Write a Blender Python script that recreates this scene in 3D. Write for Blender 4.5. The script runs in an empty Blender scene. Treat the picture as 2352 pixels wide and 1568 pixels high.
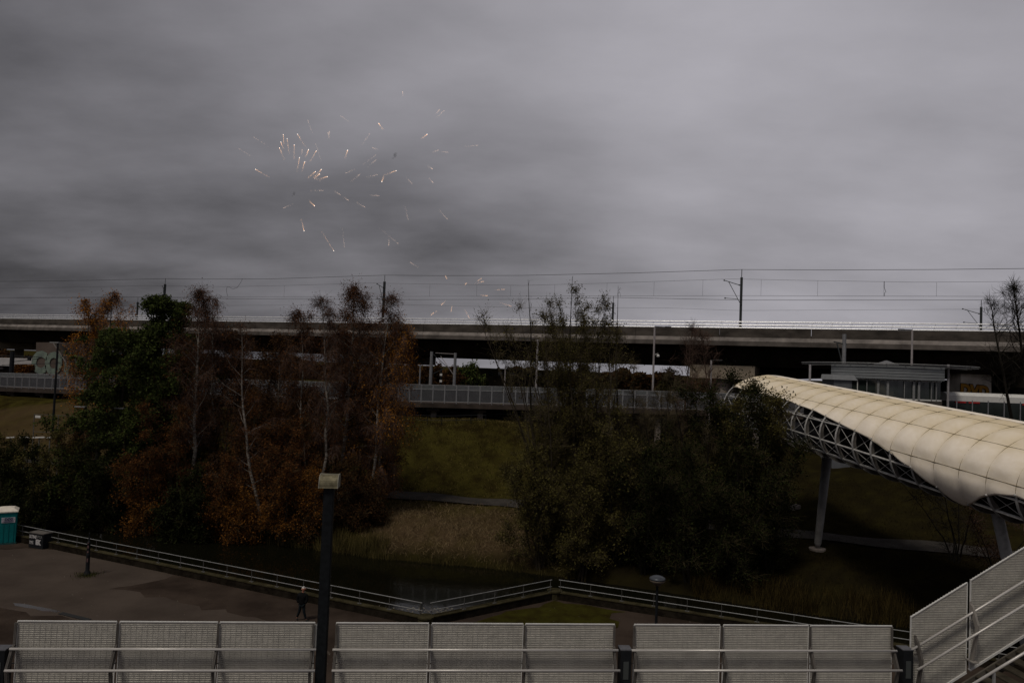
import bpy, bmesh, math, random
import numpy as np
from mathutils import Vector, Matrix

# ---------------------------------------------------------------- camera, sky, sun
sc = bpy.context.scene
FPX, PW, PH = 1700.0, 2352.0, 1568.0           # focal length and frame in photograph units
PITCH, ROLL, EYE = math.atan(60 / 1700.0), 0.038, 13.6
_r0 = Vector((1, 0, 0)); _u0 = Vector((0, -math.sin(PITCH), math.cos(PITCH)))
FWD = Vector((0, math.cos(PITCH), math.sin(PITCH)))
RGT = _r0 * math.cos(ROLL) + _u0 * math.sin(ROLL)
UPV = _u0 * math.cos(ROLL) - _r0 * math.sin(ROLL)
CAM = Vector((0, 0, EYE))
cd = bpy.data.cameras.new('camera'); cam = bpy.data.objects.new('camera', cd)
sc.collection.objects.link(cam)
cd.sensor_width = 36.0; cd.lens = 36.0 * FPX / PW; cd.clip_start = 0.1; cd.clip_end = 6000
M = Matrix((RGT, UPV, -FWD)).transposed().to_4x4(); M.translation = CAM
cam.matrix_world = M
sc.camera = cam

def ray(u, v):
    return (FWD * FPX + RGT * (u - PW / 2) + UPV * (PH / 2 - v)).normalized()
def at_y(u, v, Y):
    d = ray(u, v); return CAM + d * (Y / d.y)
def at_z(u, v, Z):
    d = ray(u, v); return CAM + d * ((Z - EYE) / d.z)

SUN_EL, SUN_AZ = math.radians(58), math.radians(215)   # azimuth clockwise from +Y
w = bpy.data.worlds.new('World'); sc.world = w; w.use_nodes = True
nt = w.node_tree; N = nt.nodes; L = nt.links
for n in list(N): N.remove(n)
def nd(t, **k):
    n = N.new(t)
    for a, b in k.items(): setattr(n, a, b)
    return n
out = nd('ShaderNodeOutputWorld')
sky = nd('ShaderNodeTexSky', sky_type='NISHITA', sun_disc=False)
sky.sun_elevation = SUN_EL; sky.sun_rotation = SUN_AZ
sky.air_density = 1.5; sky.dust_density = 4.0
bg1 = nd('ShaderNodeBackground'); bg1.inputs['Strength'].default_value = 0.05
L.new(sky.outputs['Color'], bg1.inputs['Color'])
tc = nd('ShaderNodeTexCoord'); sx = nd('ShaderNodeSeparateXYZ')
L.new(tc.outputs['Generated'], sx.inputs[0])
def mth(op, a, b=None, c=None):
    n = nd('ShaderNodeMath', operation=op)
    for i, s in enumerate((a, b, c)):
        if s is None: continue
        if isinstance(s, (int, float)): n.inputs[i].default_value = s
        else: L.new(s, n.inputs[i])
    return n.outputs[0]
zz = mth('ADD', mth('MAXIMUM', sx.outputs['Z'], 0.0), 0.24)
px = mth('DIVIDE', sx.outputs['X'], zz); py = mth('DIVIDE', sx.outputs['Y'], zz)
cb = nd('ShaderNodeCombineXYZ'); L.new(px, cb.inputs[0]); L.new(py, cb.inputs[1])
def cloud(scale, detail, rough, dist, off, str_=(1, 1, 1)):
    mp = nd('ShaderNodeMapping'); mp.inputs['Location'].default_value = off; mp.inputs['Scale'].default_value = str_
    L.new(cb.outputs[0], mp.inputs[0])
    n = nd('ShaderNodeTexNoise'); n.inputs['Scale'].default_value = scale; n.inputs['Detail'].default_value = detail
    n.inputs['Roughness'].default_value = rough; n.inputs['Distortion'].default_value = dist
    L.new(mp.outputs[0], n.inputs['Vector']); return n.outputs['Fac']
c1 = cloud(0.8, 3, 0.42, 0.0, (3.1, 1.7, 0), (1, 1.15, 1))
c2 = cloud(2.6, 6, 0.55, 0.0, (0.4, 7.3, 0), (0.85, 1.2, 1))
# brighter upwards in view and to the right, a dark bank to the left
elev = sx.outputs['Z']
v = mth('ADD', mth('MULTIPLY', mth('SUBTRACT', c1, 0.5), 0.38), mth('MULTIPLY', mth('SUBTRACT', c2, 0.5), 0.17))
v = mth('ADD', v, 0.150)
v = mth('ADD', v, mth('MULTIPLY', mth('MINIMUM', mth('MAXIMUM', elev, 0.0), 0.45), 0.20))
v = mth('SUBTRACT', v, mth('MULTIPLY', mth('MAXIMUM', mth('SUBTRACT', elev, 0.5), 0.0), 0.32))  # unseen zenith dimmed on purpose to deepen the ambient shade
v = mth('ADD', v, mth('MULTIPLY', sx.outputs['X'], 0.03))
low = mth('POWER', mth('SUBTRACT', 1.0, mth('MINIMUM', mth('MAXIMUM', mth('MULTIPLY', elev, 5.0), 0.0), 1.0)), 2.0)
v = mth('ADD', v, mth('MULTIPLY', low, 0.03))
# the cloud behind the viewer is thinner and brighter
back = mth('MAXIMUM', mth('MULTIPLY', sx.outputs['Y'], -1.0), 0.0)
v = mth('ADD', v, mth('MULTIPLY', back, 0.02))
def lobe(u, v_, n_, amp):      # a thicker or thinner part of the cloud sheet in one direction
    d_ = ray(u, v_); vm = nd('ShaderNodeVectorMath', operation='DOT_PRODUCT'); L.new(tc.outputs['Generated'], vm.inputs[0]); vm.inputs[1].default_value = d_
    return mth('MULTIPLY', mth('POWER', mth('MAXIMUM', vm.outputs['Value'], 0.0), n_), amp)
for lb_ in ((1150, -60, 14, 0.115), (2000, 250, 12, 0.075), (1440, 345, 120, 0.03), (1750, 640, 16, 0.06), (60, 500, 9, -0.080), (430, 300, 40, -0.025), (1200, 470, 40, -0.02), (600, 120, 50, 0.03)):
    v = mth('ADD', v, lobe(*lb_))
v = mth('MAXIMUM', v, 0.03)
cc = nd('ShaderNodeCombineXYZ')
L.new(mth('MULTIPLY', v, 1.0), cc.inputs[0]); L.new(mth('MULTIPLY', v, 0.967), cc.inputs[1]); L.new(mth('MULTIPLY', v, 1.055), cc.inputs[2])
bg2 = nd('ShaderNodeBackground'); L.new(cc.outputs[0], bg2.inputs['Color']); bg2.inputs['Strength'].default_value = 1.0
mx = nd('ShaderNodeMixShader'); mx.inputs[0].default_value = 0.97
L.new(bg1.outputs[0], mx.inputs[1]); L.new(bg2.outputs[0], mx.inputs[2]); L.new(mx.outputs[0], out.inputs['Surface'])

sl = bpy.data.lights.new('sun', 'SUN'); sl.energy = 1.7; sl.angle = math.radians(14); sl.color = (1, 0.93, 0.82)
so = bpy.data.objects.new('sun', sl); sc.collection.objects.link(so)
sd = Vector((math.sin(SUN_AZ) * math.cos(SUN_EL), math.cos(SUN_AZ) * math.cos(SUN_EL), math.sin(SUN_EL)))
so.rotation_euler = sd.to_track_quat('Z', 'Y').to_euler()
sc.view_settings.view_transform = 'Standard'; sc.view_settings.look = 'None'
sc.view_settings.exposure = 0.0; sc.view_settings.gamma = 1.0
sc.view_settings.use_curve_mapping = False
sc.cycles.max_bounces = 5; sc.cycles.transparent_max_bounces = 12

# ---------------------------------------------------------------- materials
MATS = {}
def mat(name, col, rough=0.8, metal=0.0, var=0.0, scale=3.0, col2=None, bump=0.0, bscale=20.0, spec=0.12,
        island=False, emit=0.0, stretch=(1, 1, 1), attr=None, trans=0.0, detail=6, attr2=None):
    if name in MATS: return MATS[name]
    m = bpy.data.materials.new(name); m.use_nodes = True; t = m.node_tree; n = t.nodes; l = t.links
    b = n['Principled BSDF']; b.inputs['Roughness'].default_value = rough; b.inputs['Metallic'].default_value = metal
    b.inputs['Specular IOR Level'].default_value = spec
    c = (*col, 1.0)
    if col2 is None: col2 = tuple(min(1, x * (1 - var)) for x in col)
    co = n.new('ShaderNodeTexCoord'); mp = n.new('ShaderNodeMapping'); mp.inputs['Scale'].default_value = stretch
    l.new(co.outputs['Object'], mp.inputs[0])
    nz = n.new('ShaderNodeTexNoise'); nz.inputs['Scale'].default_value = scale; nz.inputs['Detail'].default_value = detail
    nz.inputs['Roughness'].default_value = 0.62; l.new(mp.outputs[0], nz.inputs['Vector'])
    rp = n.new('ShaderNodeValToRGB'); rp.color_ramp.elements[0].position = 0.36; rp.color_ramp.elements[1].position = 0.64
    rp.color_ramp.elements[0].color = (*col2, 1); rp.color_ramp.elements[1].color = c
    if island:
        g = n.new('ShaderNodeNewGeometry'); ad = n.new('ShaderNodeMath'); ad.operation = 'MULTIPLY_ADD'
        l.new(g.outputs['Random Per Island'], ad.inputs[0]); ad.inputs[1].default_value = 0.5
        sb = n.new('ShaderNodeMath'); sb.operation = 'SUBTRACT'; l.new(nz.outputs['Fac'], sb.inputs[0]); sb.inputs[1].default_value = 0.25
        l.new(sb.outputs[0], ad.inputs[2]); l.new(ad.outputs[0], rp.inputs[0])
    else: l.new(nz.outputs['Fac'], rp.inputs[0])
    last = rp.outputs[0]
    for attr in [a_ for a_ in (attr, attr2) if a_]:   # another colour where the mesh attribute says so
        at = n.new('ShaderNodeAttribute'); at.attribute_name = attr[0]
        mix = n.new('ShaderNodeMix'); mix.data_type = 'RGBA'; l.new(at.outputs['Fac'], mix.inputs[0])
        l.new(last, mix.inputs[6]); mix.inputs[7].default_value = (*attr[1], 1); last = mix.outputs[2]
    l.new(last, b.inputs['Base Color'])
    if bump:
        n2 = n.new('ShaderNodeTexNoise'); n2.inputs['Scale'].default_value = bscale; n2.inputs['Detail'].default_value = 8
        l.new(mp.outputs[0], n2.inputs['Vector'])
        bp = n.new('ShaderNodeBump'); bp.inputs['Strength'].default_value = bump; bp.inputs['Distance'].default_value = 0.05
        l.new(n2.outputs['Fac'], bp.inputs['Height']); l.new(bp.outputs[0], b.inputs['Normal'])
    if emit:
        b.inputs['Emission Color'].default_value = c; b.inputs['Emission Strength'].default_value = emit
    if trans:
        tr = n.new('ShaderNodeBsdfTranslucent'); l.new(last, tr.inputs[0]); ms = n.new('ShaderNodeMixShader')
        ms.inputs[0].default_value = trans; l.new(b.outputs[0], ms.inputs[1]); l.new(tr.outputs[0], ms.inputs[2])
        l.new(ms.outputs[0], n['Material Output'].inputs['Surface'])
    MATS[name] = m; return m

m_conc = mat('concrete_dark', (0.075, 0.064, 0.055), 0.9, var=0.6, scale=0.35, bump=0.3, bscale=3, stretch=(1, 1, 2.2), spec=0.1)
m_conc_l = mat('concrete_pale', (0.22, 0.195, 0.18), 0.9, var=0.5, scale=0.5, bump=0.3, bscale=3)
m_conc_m = mat('concrete_mid', (0.20, 0.17, 0.15), 0.9, var=0.45, scale=0.6, bump=0.3, bscale=3)
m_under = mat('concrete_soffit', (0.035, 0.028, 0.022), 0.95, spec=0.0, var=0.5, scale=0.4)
m_alu = mat('aluminium_tube', (0.82, 0.82, 0.84), 0.4, 0.3, var=0.15, scale=4)
m_edge = mat('lit_panel_edge', (0.64, 0.61, 0.55), .5, var=.3, scale=9)  # ledge tops made paler: sky light put into the colour
m_steel = mat('galvanised_steel', (0.24, 0.24, 0.24), 0.55, 0.3, var=0.3, scale=4)
m_mast = mat('mast_steel', (0.045, 0.05, 0.052), 0.6, 0.2, var=0.3, scale=2)
m_black = mat('black_paint', (0.012, 0.013, 0.015), 0.45, var=0.3, scale=6)
m_wire = mat('wire', (0.02, 0.02, 0.022), 0.6)
m_white = mat('white_paint', (0.55, 0.54, 0.52), 0.45, var=0.12, scale=3)
m_frame = mat('truss_paint', (0.42, 0.41, 0.40), 0.5, var=0.35, scale=2.5)
m_rib = mat('rib_paint', (0.17, 0.155, 0.14), 0.6, var=0.5, scale=2.0)
m_panel = mat('mesh_panel_paint', (0.40, 0.382, 0.35), 0.55, var=0.22, scale=2.2)
m_post = mat('fence_post_paint', (0.10, 0.09, 0.082), 0.6, var=0.4, scale=3)
m_rail = mat('handrail_paint', (0.44, 0.42, 0.40), 0.32, 0.2, var=0.1, scale=3)
m_water = mat('canal_water', (0.004, 0.004, 0.002), 0.05, spec=0.14, bump=0.05, bscale=1.6)
m_grey = mat('grey_cladding', (0.13, 0.135, 0.145), 0.5, 0.3, var=0.2, scale=1.0)
m_dglass = mat('dark_glass', (0.02, 0.026, 0.024), 0.08, spec=0.6, var=0.4, scale=0.7)

# ---------------------------------------------------------------- mesh builder and scene tree
COL = sc.collection
class MB:
    def __init__(s): s.v = []; s.f = []; s.m = []; s.n = 0; s.mi = 0; s.at = None
    def add(s, vs, fs):
        vs = [tuple(p) for p in vs]; s.v += vs
        s.f += [tuple(i + s.n for i in f) for f in fs]; s.m += [s.mi] * len(fs); s.n += len(vs); return s
    def box(s, c, size, ax=None):
        c = Vector(c); hx, hy, hz = (q / 2 for q in size)
        X, Y, Z = ax if ax else (Vector((1, 0, 0)), Vector((0, 1, 0)), Vector((0, 0, 1)))
        vs = [c + X * (a * hx) + Y * (b * hy) + Z * (d * hz) for d in (-1, 1) for b in (-1, 1) for a in (-1, 1)]
        return s.add(vs, [(0, 2, 3, 1), (4, 5, 7, 6), (0, 1, 5, 4), (2, 6, 7, 3), (0, 4, 6, 2), (1, 3, 7, 5)])
    def bar(s, a, b, wd, th, up=(0, 0, 1)):
        a, b = Vector(a), Vector(b); d = (b - a); Ln = d.length; d.normalize()
        sd_ = d.cross(Vector(up));
        if sd_.length < 1e-4: sd_ = d.cross(Vector((1, 0, 0)))
        sd_.normalize(); u = sd_.cross(d)
        return s.box((a + b) / 2, (Ln, wd, th), (d, sd_, u))
    def tube(s, pts, r, n=8, cap=True):
        pts = [Vector(p) for p in pts]; k = len(pts)
        rs = [r] * k if isinstance(r, (int, float)) else list(r)
        vs = []; ref = None
        for i, p in enumerate(pts):
            d = (pts[min(i + 1, k - 1)] - pts[max(i - 1, 0)]).normalized()
            if ref is None: ref = d.orthogonal().normalized()
            ref = (ref - d * ref.dot(d)).normalized(); b = d.cross(ref)
            for j in range(n):
                a = 2 * math.pi * j / n
                vs.append(p + (ref * math.cos(a) + b * math.sin(a)) * rs[i])
        fs = [(i * n + j, i * n + (j + 1) % n, (i + 1) * n + (j + 1) % n, (i + 1) * n + j) for i in range(k - 1) for j in range(n)]
        if cap: fs += [tuple(range(n - 1, -1, -1)), tuple((k - 1) * n + j for j in range(n))]
        return s.add(vs, fs)
    def lathe(s, c, prof, n=20):
        c = Vector(c); return s.tube([c + Vector((0, 0, z)) for r, z in prof], [max(r, 1e-3) for r, z in prof], n)
    def prism(s, poly, vec):          # poly = list of 3-D points, extruded along vec
        k = len(poly); vec = Vector(vec); poly = [Vector(p) for p in poly]
        vs = poly + [p + vec for p in poly]
        return s.add(vs, [tuple(range(k - 1, -1, -1)), tuple(range(k, 2 * k))] + [(i, (i + 1) % k, (i + 1) % k + k, i + k) for i in range(k)])
    def ball(s, c, r, n=10, k=6, sq=1.0):
        c = Vector(c); prof = [(r * math.sin(math.pi * i / k), -r * sq * math.cos(math.pi * i / k)) for i in range(k + 1)]
        return s.lathe(c, prof, n)
    def build(s, name, mats, parent=None, base=None, smooth=False, bev=0):
        if not isinstance(mats, (list, tuple)): mats = [mats]
        b = Vector(BASE[parent.name]) if parent else Vector(base or (0, 0, 0))
        me = bpy.data.meshes.new(name)
        me.from_pydata([(p[0] - b[0], p[1] - b[1], p[2] - b[2]) for p in s.v], [], s.f)
        for m_ in mats: me.materials.append(m_)
        if len(mats) > 1: me.polygons.foreach_set('material_index', s.m)
        if smooth: me.polygons.foreach_set('use_smooth', [True] * len(me.polygons))
        me.validate(); me.update()
        o = bpy.data.objects.new(name, me); COL.objects.link(o)
        if parent: o.parent = parent
        else: o.location = b
        BASE[o.name] = tuple(b)
        if bev:
            bm = bmesh.new(); bm.from_mesh(me); bmesh.ops.bevel(bm, geom=bm.edges[:], offset=bev, segments=2, affect='EDGES'); bm.to_mesh(me); bm.free()
        return o
BASE = {}
def tag(o, label=None, cat=None, group=None, kind=None):
    if label: o['label'] = label
    if cat: o['category'] = cat
    if group: o['group'] = group
    if kind: o['kind'] = kind
    return o
def thing(name, base, label, cat, group=None):
    o = bpy.data.objects.new(name, None); COL.objects.link(o); o.location = base; o.empty_display_size = 0.3
    BASE[o.name] = tuple(base); return tag(o, label, cat, group)
def fastmesh(name, quads, mats, midx=None, parent=None, base=(0, 0, 0), attr=None):
    """quads: (n,4,3) float array of separate quads"""
    q = np.asarray(quads, dtype=np.float32).reshape(-1, 3); n = len(q) // 4
    b = np.array(BASE[parent.name] if parent else base, dtype=np.float32); q = q - b
    me = bpy.data.meshes.new(name); me.vertices.add(len(q)); me.vertices.foreach_set('co', q.ravel())
    me.loops.add(n * 4); me.loops.foreach_set('vertex_index', np.arange(n * 4, dtype=np.int32))
    me.polygons.add(n); me.polygons.foreach_set('loop_start', np.arange(0, n * 4, 4, dtype=np.int32))
    me.polygons.foreach_set('loop_total', np.full(n, 4, dtype=np.int32))
    for m_ in (mats if isinstance(mats, (list, tuple)) else [mats]): me.materials.append(m_)
    if midx is not None: me.polygons.foreach_set('material_index', np.asarray(midx, dtype=np.int32))
    me.update(calc_edges=True)
    o = bpy.data.objects.new(name, me); COL.objects.link(o)
    if parent: o.parent = parent
    else: o.location = tuple(float(x) for x in b)
    BASE[o.name] = tuple(float(x) for x in b); return o
def text(name, s, mat_, parent, origin, xdir, zdir, size, depth=0.01, shear=0, bold=0.0, offset=0.0, align='CENTER', spacing=1.0, sx_=1.0):
    cu = bpy.data.curves.new(name, 'FONT'); cu.body = s; cu.size = size; cu.extrude = depth; cu.align_x = align; cu.align_y = 'CENTER'
    cu.shear = shear; cu.offset = bold; cu.space_character = spacing; cu.resolution_u = 3
    t = bpy.data.objects.new('tmp', cu); COL.objects.link(t)
    me = bpy.data.meshes.new_from_object(t); bpy.data.objects.remove(t)
    X = Vector(xdir).normalized(); Z = Vector(zdir).normalized(); Nn = X.cross(Z)
    b = Vector(BASE[parent.name])
    for v_ in me.vertices:
        c = v_.co.copy(); v_.co = Vector(origin) - b + X * (c.x * sx_) + Z * c.y + Nn * c.z
    me.materials.clear(); me.materials.append(mat_); me.update()
    o = bpy.data.objects.new(name, me); COL.objects.link(o); o.parent = parent; BASE[o.name] = tuple(b); return o
UP = Vector((0, 0, 1))

# ---------------------------------------------------------------- ground, water, plaza
YB = ([-400, -150, -48, -22.9, -8.6, -0.2, 10, 17.3, 24, 60, 150, 400], [140, 95, 70, 62.4, 57.2, 55.7, 52, 48.8, 46.4, 36, 15, -30])
YP = ([-400, -150, -74, -12, 11.5, 31, 52, 400], [180, 128, 107, 87, 86, 84, 76, 10])
ZT = ([-400, -74, -12, 2, 15, 40, 400], [6.4, 6.5, 7.4, 7.4, 4.6, 4.2, 4.2])
def ybank(x): return np.interp(x, *YB)
def yplat(x): return np.interp(x, *YP)
def ground_z(x, y):
    b = ybank(x); d = y - b; dt = max(yplat(x) - 3 - b, 22); zt = np.interp(x, *ZT)
    z = float(np.interp(d, [-3, -0.4, 0.4, 2.2, 6, 13, 18, dt, dt + 12], [-2.7, -2.0, -1.42, -0.7, 0.0, 0.7, 1.0, zt, 7.2]))
    if d > 18 and d < dt:   # rounded embankment
        k = (d - 18) / (dt - 18); z = 1.0 + (zt - 1.0) * (0.5 * k + 0.5 * (3 * k * k - 2 * k ** 3))
    return z + (0.12 * math.sin(x * 0.7 + y * 0.31) * math.sin(y * 0.5) if d > 2 else 0)
xs = np.concatenate([[-3000, -1200, -600, -350, -250], np.arange(-190, -60, 5), np.arange(-60, 60, 0.9), np.arange(60, 150, 5), [200, 350, 600, 1200, 3000]])
ys = np.concatenate([[-600, -300, -100, -30, 0, 15, 25], np.arange(30, 110, 0.9), np.arange(110, 200, 6), [230, 300, 450, 800, 1500, 3500]])
mb = MB(); rg = random.Random(4)
vs = [(x, y, ground_z(x, y) + (rg.uniform(-.06, .06) if ground_z(x, y) > -0.8 else 0)) for y in ys for x in xs]
nx = len(xs)
mb.add(vs, [(j * nx + i, j * nx + i + 1, (j + 1) * nx + i + 1, (j + 1) * nx + i) for j in range(len(ys) - 1) for i in range(nx - 1)])
m_ground = mat('grass_slope', (0.040, 0.034, 0.008), 0.95, col2=(0.016, 0.012, 0.004), scale=0.55, bump=0.9, bscale=5, attr=('straw', (0.060, 0.040, 0.022)), spec=0.0, attr2=('litter_shade', (0.010, 0.008, 0.004)))
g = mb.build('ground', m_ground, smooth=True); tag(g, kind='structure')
at = g.data.attributes.new('straw', 'FLOAT', 'POINT'); rg = random.Random(9)
def straw(x, y):
    d = y - ybank(x); s = 0
    if -14 < x < 5 and 0 < d < 19: s = max(0, min(1, 1.1 - abs(d - 5.5) / 8 - max(0, abs(x + 3.5) - 6) / 4))
    if x < -36 and 78 < y < 100: s = max(s, 0.6)
    if d < 1.2: s = 0.0
    return max(0, min(1, s * rg.uniform(.6, 1.3)))
at.data.foreach_set('value', [straw(v_[0], v_[1]) for v_ in vs])
at = g.data.attributes.new('litter_shade', 'FLOAT', 'POINT')
def litter_shade(x, y):     # leaf mould plus painted shade: by the water, in thicket, under footbridge
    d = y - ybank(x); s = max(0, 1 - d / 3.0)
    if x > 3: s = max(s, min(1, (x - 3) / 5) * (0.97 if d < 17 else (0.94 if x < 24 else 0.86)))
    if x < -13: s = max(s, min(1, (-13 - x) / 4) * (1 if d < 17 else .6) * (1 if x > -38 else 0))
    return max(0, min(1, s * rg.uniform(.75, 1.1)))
at.data.foreach_set('value', [litter_shade(v_[0], v_[1]) for v_ in vs])
wm = MB(); wm.add([(-500, 20, -1.5), (500, 20, -1.5), (500, 150, -1.5), (-500, 150, -1.5)], [(0, 1, 2, 3)])
tag(wm.build('water', m_water), kind='structure')
# paved path along the foot of the embankment
m_path = mat('path_asphalt', (0.045, 0.040, 0.036), 0.9, spec=0.05, var=0.45, scale=0.8, bump=0.3)
pm = MB(); row = []
for x in np.arange(-70, 60, 1.5):
    for d in (13.2, 14.6, 16.0):
        y = ybank(x) + d; row.append((x, y, ground_z(x, y) + 0.10))
k = len(row) // 3
pm.add(row, [(i * 3 + j, i * 3 + j + 1, (i + 1) * 3 + j + 1, (i + 1) * 3 + j) for i in range(k - 1) for j in range(2)])
tag(pm.build('path', m_path, smooth=True), kind='structure')

# quay wall line, from the coping under the railing
WZ = 0.45
wl = [at_z(-140, 1190.5, WZ), at_z(978, 1416, WZ), at_z(1274, 1356, WZ), at_z(2420, 1533, WZ)]
wl = [Vector((p.x, p.y, 0)) for p in wl]
m_plaza = mat('plaza_gravel', (0.044, 0.032, 0.025), 0.92, col2=(0.022, 0.0155, 0.012), scale=0.35, bump=0.5, bscale=14, spec=0.03)
m_plaza2 = mat('plaza_asphalt', (0.062, 0.048, 0.039), 0.9, col2=(0.042, 0.032, 0.026), scale=0.25, bump=0.4, bscale=18, spec=0.05)
m_lawn = mat('lawn', (0.034, 0.032, 0.006), 0.95, col2=(0.018, 0.014, 0.004), scale=0.9, bump=0.7, bscale=10, spec=0.0)
pl = MB()
poly = [Vector((-200, -80, -3)), Vector((200, -80, -3)), Vector((200, wl[3].y - 60, -3))] + [Vector((p.x, p.y - 0.05, -3)) for p in reversed(wl)] + [Vector((-200, wl[0].y + 35, -3))]
pl.prism([(p.x, p.y, -3) for p in poly], (0, 0, 3.0))
tag(pl.build('plaza', m_plaza), kind='structure')
def sheet(name, pix, z, m_, jit=0.35, seed=1):
    r = random.Random(seed); pts = [at_z(u, v_, z) for u, v_ in pix]; dense = []
    for a, b in zip(pts, pts[1:] + pts[:1]):
        n = max(2, int((b - a).length / 0.8)); 
        for i in range(n):
            p = a.lerp(b, i / n); dense.append((p.x + r.uniform(-jit, jit) * (i > 0), p.y + r.uniform(-jit, jit) * (i > 0), z))
    s = MB(); s.add(dense, [tuple(range(len(dense)))]); return tag(s.build(name, m_), kind='structure')
sheet('paved_path', [(-60, 1262), (60, 1258), (150, 1262), (330, 1298), (400, 1320), (300, 1345), (250, 1352), (420, 1385), (560, 1415), (720, 1440), (760, 1500), (500, 1500), (330, 1435), (200, 1425), (60, 1405), (-60, 1380)], 0.006, m_plaza2, seed=3)
sheet('lawn_patch', [(1080, 1432), (1150, 1410), (1274, 1378), (1345, 1388), (1440, 1404), (1400, 1420), (1420, 1440), (1300, 1500), (1100, 1500)], 0.007, m_lawn, seed=5)
m_strip = mat('drain_iron', (0.02, 0.02, 0.02), 0.6)
dr = MB(); a, b = at_z(139, 1407, 0.02), at_z(205, 1423, 0.02); dr.bar(a, b, 0.28, 0.03)
tag(dr.build('drain_channel', m_strip, base=a), 'narrow dark drain channel set in the plaza paving at lower left', 'drain')

m_pud = mat('wet_asphalt', (.05, .045, .042), .12, var=.3, scale=2, spec=.5)
pd = sheet('puddle', [(30, 1384), (62, 1387), (100, 1394), (140, 1402), (132, 1407), (96, 1402), (60, 1395), (34, 1390)], 0.010, m_pud, jit=.12, seed=8); pd['kind'] = 'stuff'
m_wall = mat('quay_brick', (0.020, 0.016, 0.012), 0.95, spec=0.0, var=0.6, scale=2.0, bump=0.6, bscale=9)  # brick made extra dark to carry the shade on its near face
m_coping = mat('mossy_coping', (0.050, 0.043, 0.024), 0.95, spec=0.0, var=0.55, scale=1.4, bump=0.5, bscale=8)
wlab = ['long low quay wall with mossy coping along the left plaza edge', 'short low quay wall between the two corners of the plaza edge', 'low quay wall with mossy coping running behind the cone lamp']
rlab = ['two-bar metal railing on the long left quay wall', 'two-bar metal railing on the short quay wall between the corners', 'two-bar metal railing running right behind the cone lamp']
RH = 0.68; m_railpost = mat('rail_post', (.10, .095, .09), .7, var=.4, scale=5)
for i in range(3):
    a, b = wl[i], wl[i + 1]; d = (b - a).normalized(); nn = Vector((-d.y, d.x, 0)); mid = (a + b) / 2
    t = thing('quay_wall', (mid.x, mid.y, 0), wlab[i], 'wall', 'low quay walls')
    e = 0.16
    q = MB(); q.box((mid.x, mid.y, -1.28), ((b - a).length - 0.36, 0.36, 3.36), (d, nn, UP)); q.build('wall', m_wall, t)
    q = MB(); q.box((mid.x, mid.y, 0.425), ((b - a).length - 0.30, 0.42, 0.05), (d, nn, UP)); q.build('coping', m_coping, t)
    if i < 2:
        p = wl[i + 1]; q = MB(); q.lathe((p.x, p.y, -2.96), [(0.40, 0), (0.40, 3.385), (0.46, 3.39), (0.46, 3.46), (0.42, 3.47)], 12)
        q.build('corner_pier', m_coping, t)
    t = thing('quay_railing', (mid.x, mid.y, WZ), rlab[i], 'railing', 'quay railings')
    n = int((b - a).length / 1.9); pq = []
    for j in range(n + 1):
        s = 0.35 + ((b - a).length - 0.7) * j / n; p = a + d * s
        q = MB(); q.box((p.x, p.y, WZ + RH / 2), (0.02, 0.05, RH), (d, nn, UP)); q.box((p.x, p.y, WZ + 0.012), (0.24, 0.12, 0.024), (d, nn, UP))
        q.build('post', m_railpost, t)
    for h in (RH, RH * 0.42):
        q = MB(); p0 = a + d * 0.25; p1 = b - d * 0.25
        q.tube([(p0.x, p0.y, WZ + h), (p1.x, p1.y, WZ + h)], 0.024, 8); q.build('rail', m_steel, t)
# little grate of water weeds / foam by the corner
# ---------------------------------------------------------------- near deck, fences, stair
FA = at_y(40, 1424, 17.0); FB = at_y(2048, 1436, 18.95)
fd = Vector((FB.x - FA.x, FB.y - FA.y, 0)); FLEN = fd.length; fd.normalize(); fn = Vector((fd.y, -fd.x, 0))   # fn: towards the viewer
FTOP = (FA.z + FB.z) / 2; DECK = FTOP - 1.93
print('FENCE', FA, FB, FTOP, FLEN)
def onfence(u, v_=1480, n=0.0):
    """distance along the fence line of a photo column"""
    d_ = ray(u, v_); o_ = Vector((FA.x, FA.y, 0)) + fn * n
    # CAM + k d_ = o + s fd (horizontal)
    det = d_.x * (-fd.y) + fd.x * d_.y
    k = (o_.x * (-fd.y) + fd.x * o_.y) / det
    return (Vector((d_.x * k, d_.y * k, 0)) - o_).dot(fd)
def F(s, n, z): return Vector((FA.x, FA.y, 0)) + fd * s + fn * n + UP * z
dk = MB(); dk.box(F(FLEN / 2 + 2, 3.6, DECK - 0.2) , (FLEN + 20, 8.0, 0.4), (fd, -fn, UP))
m_deck = mat('deck_concrete', (0.16, 0.14, 0.13), 0.9, var=0.4, scale=0.9, bump=0.3)
tag(dk.build('walkway_deck', m_deck), kind='structure')
dk = MB(); dk.box(F(FLEN / 2 + 2, 4.0, (DECK - 0.4) / 2 + 0.005), (FLEN + 16, 7.0, DECK - 0.41), (fd, -fn, UP))
tag(dk.build('deck_support_wall', m_conc_m), 'concrete support wall beneath the near walkway deck', 'wall')

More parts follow.
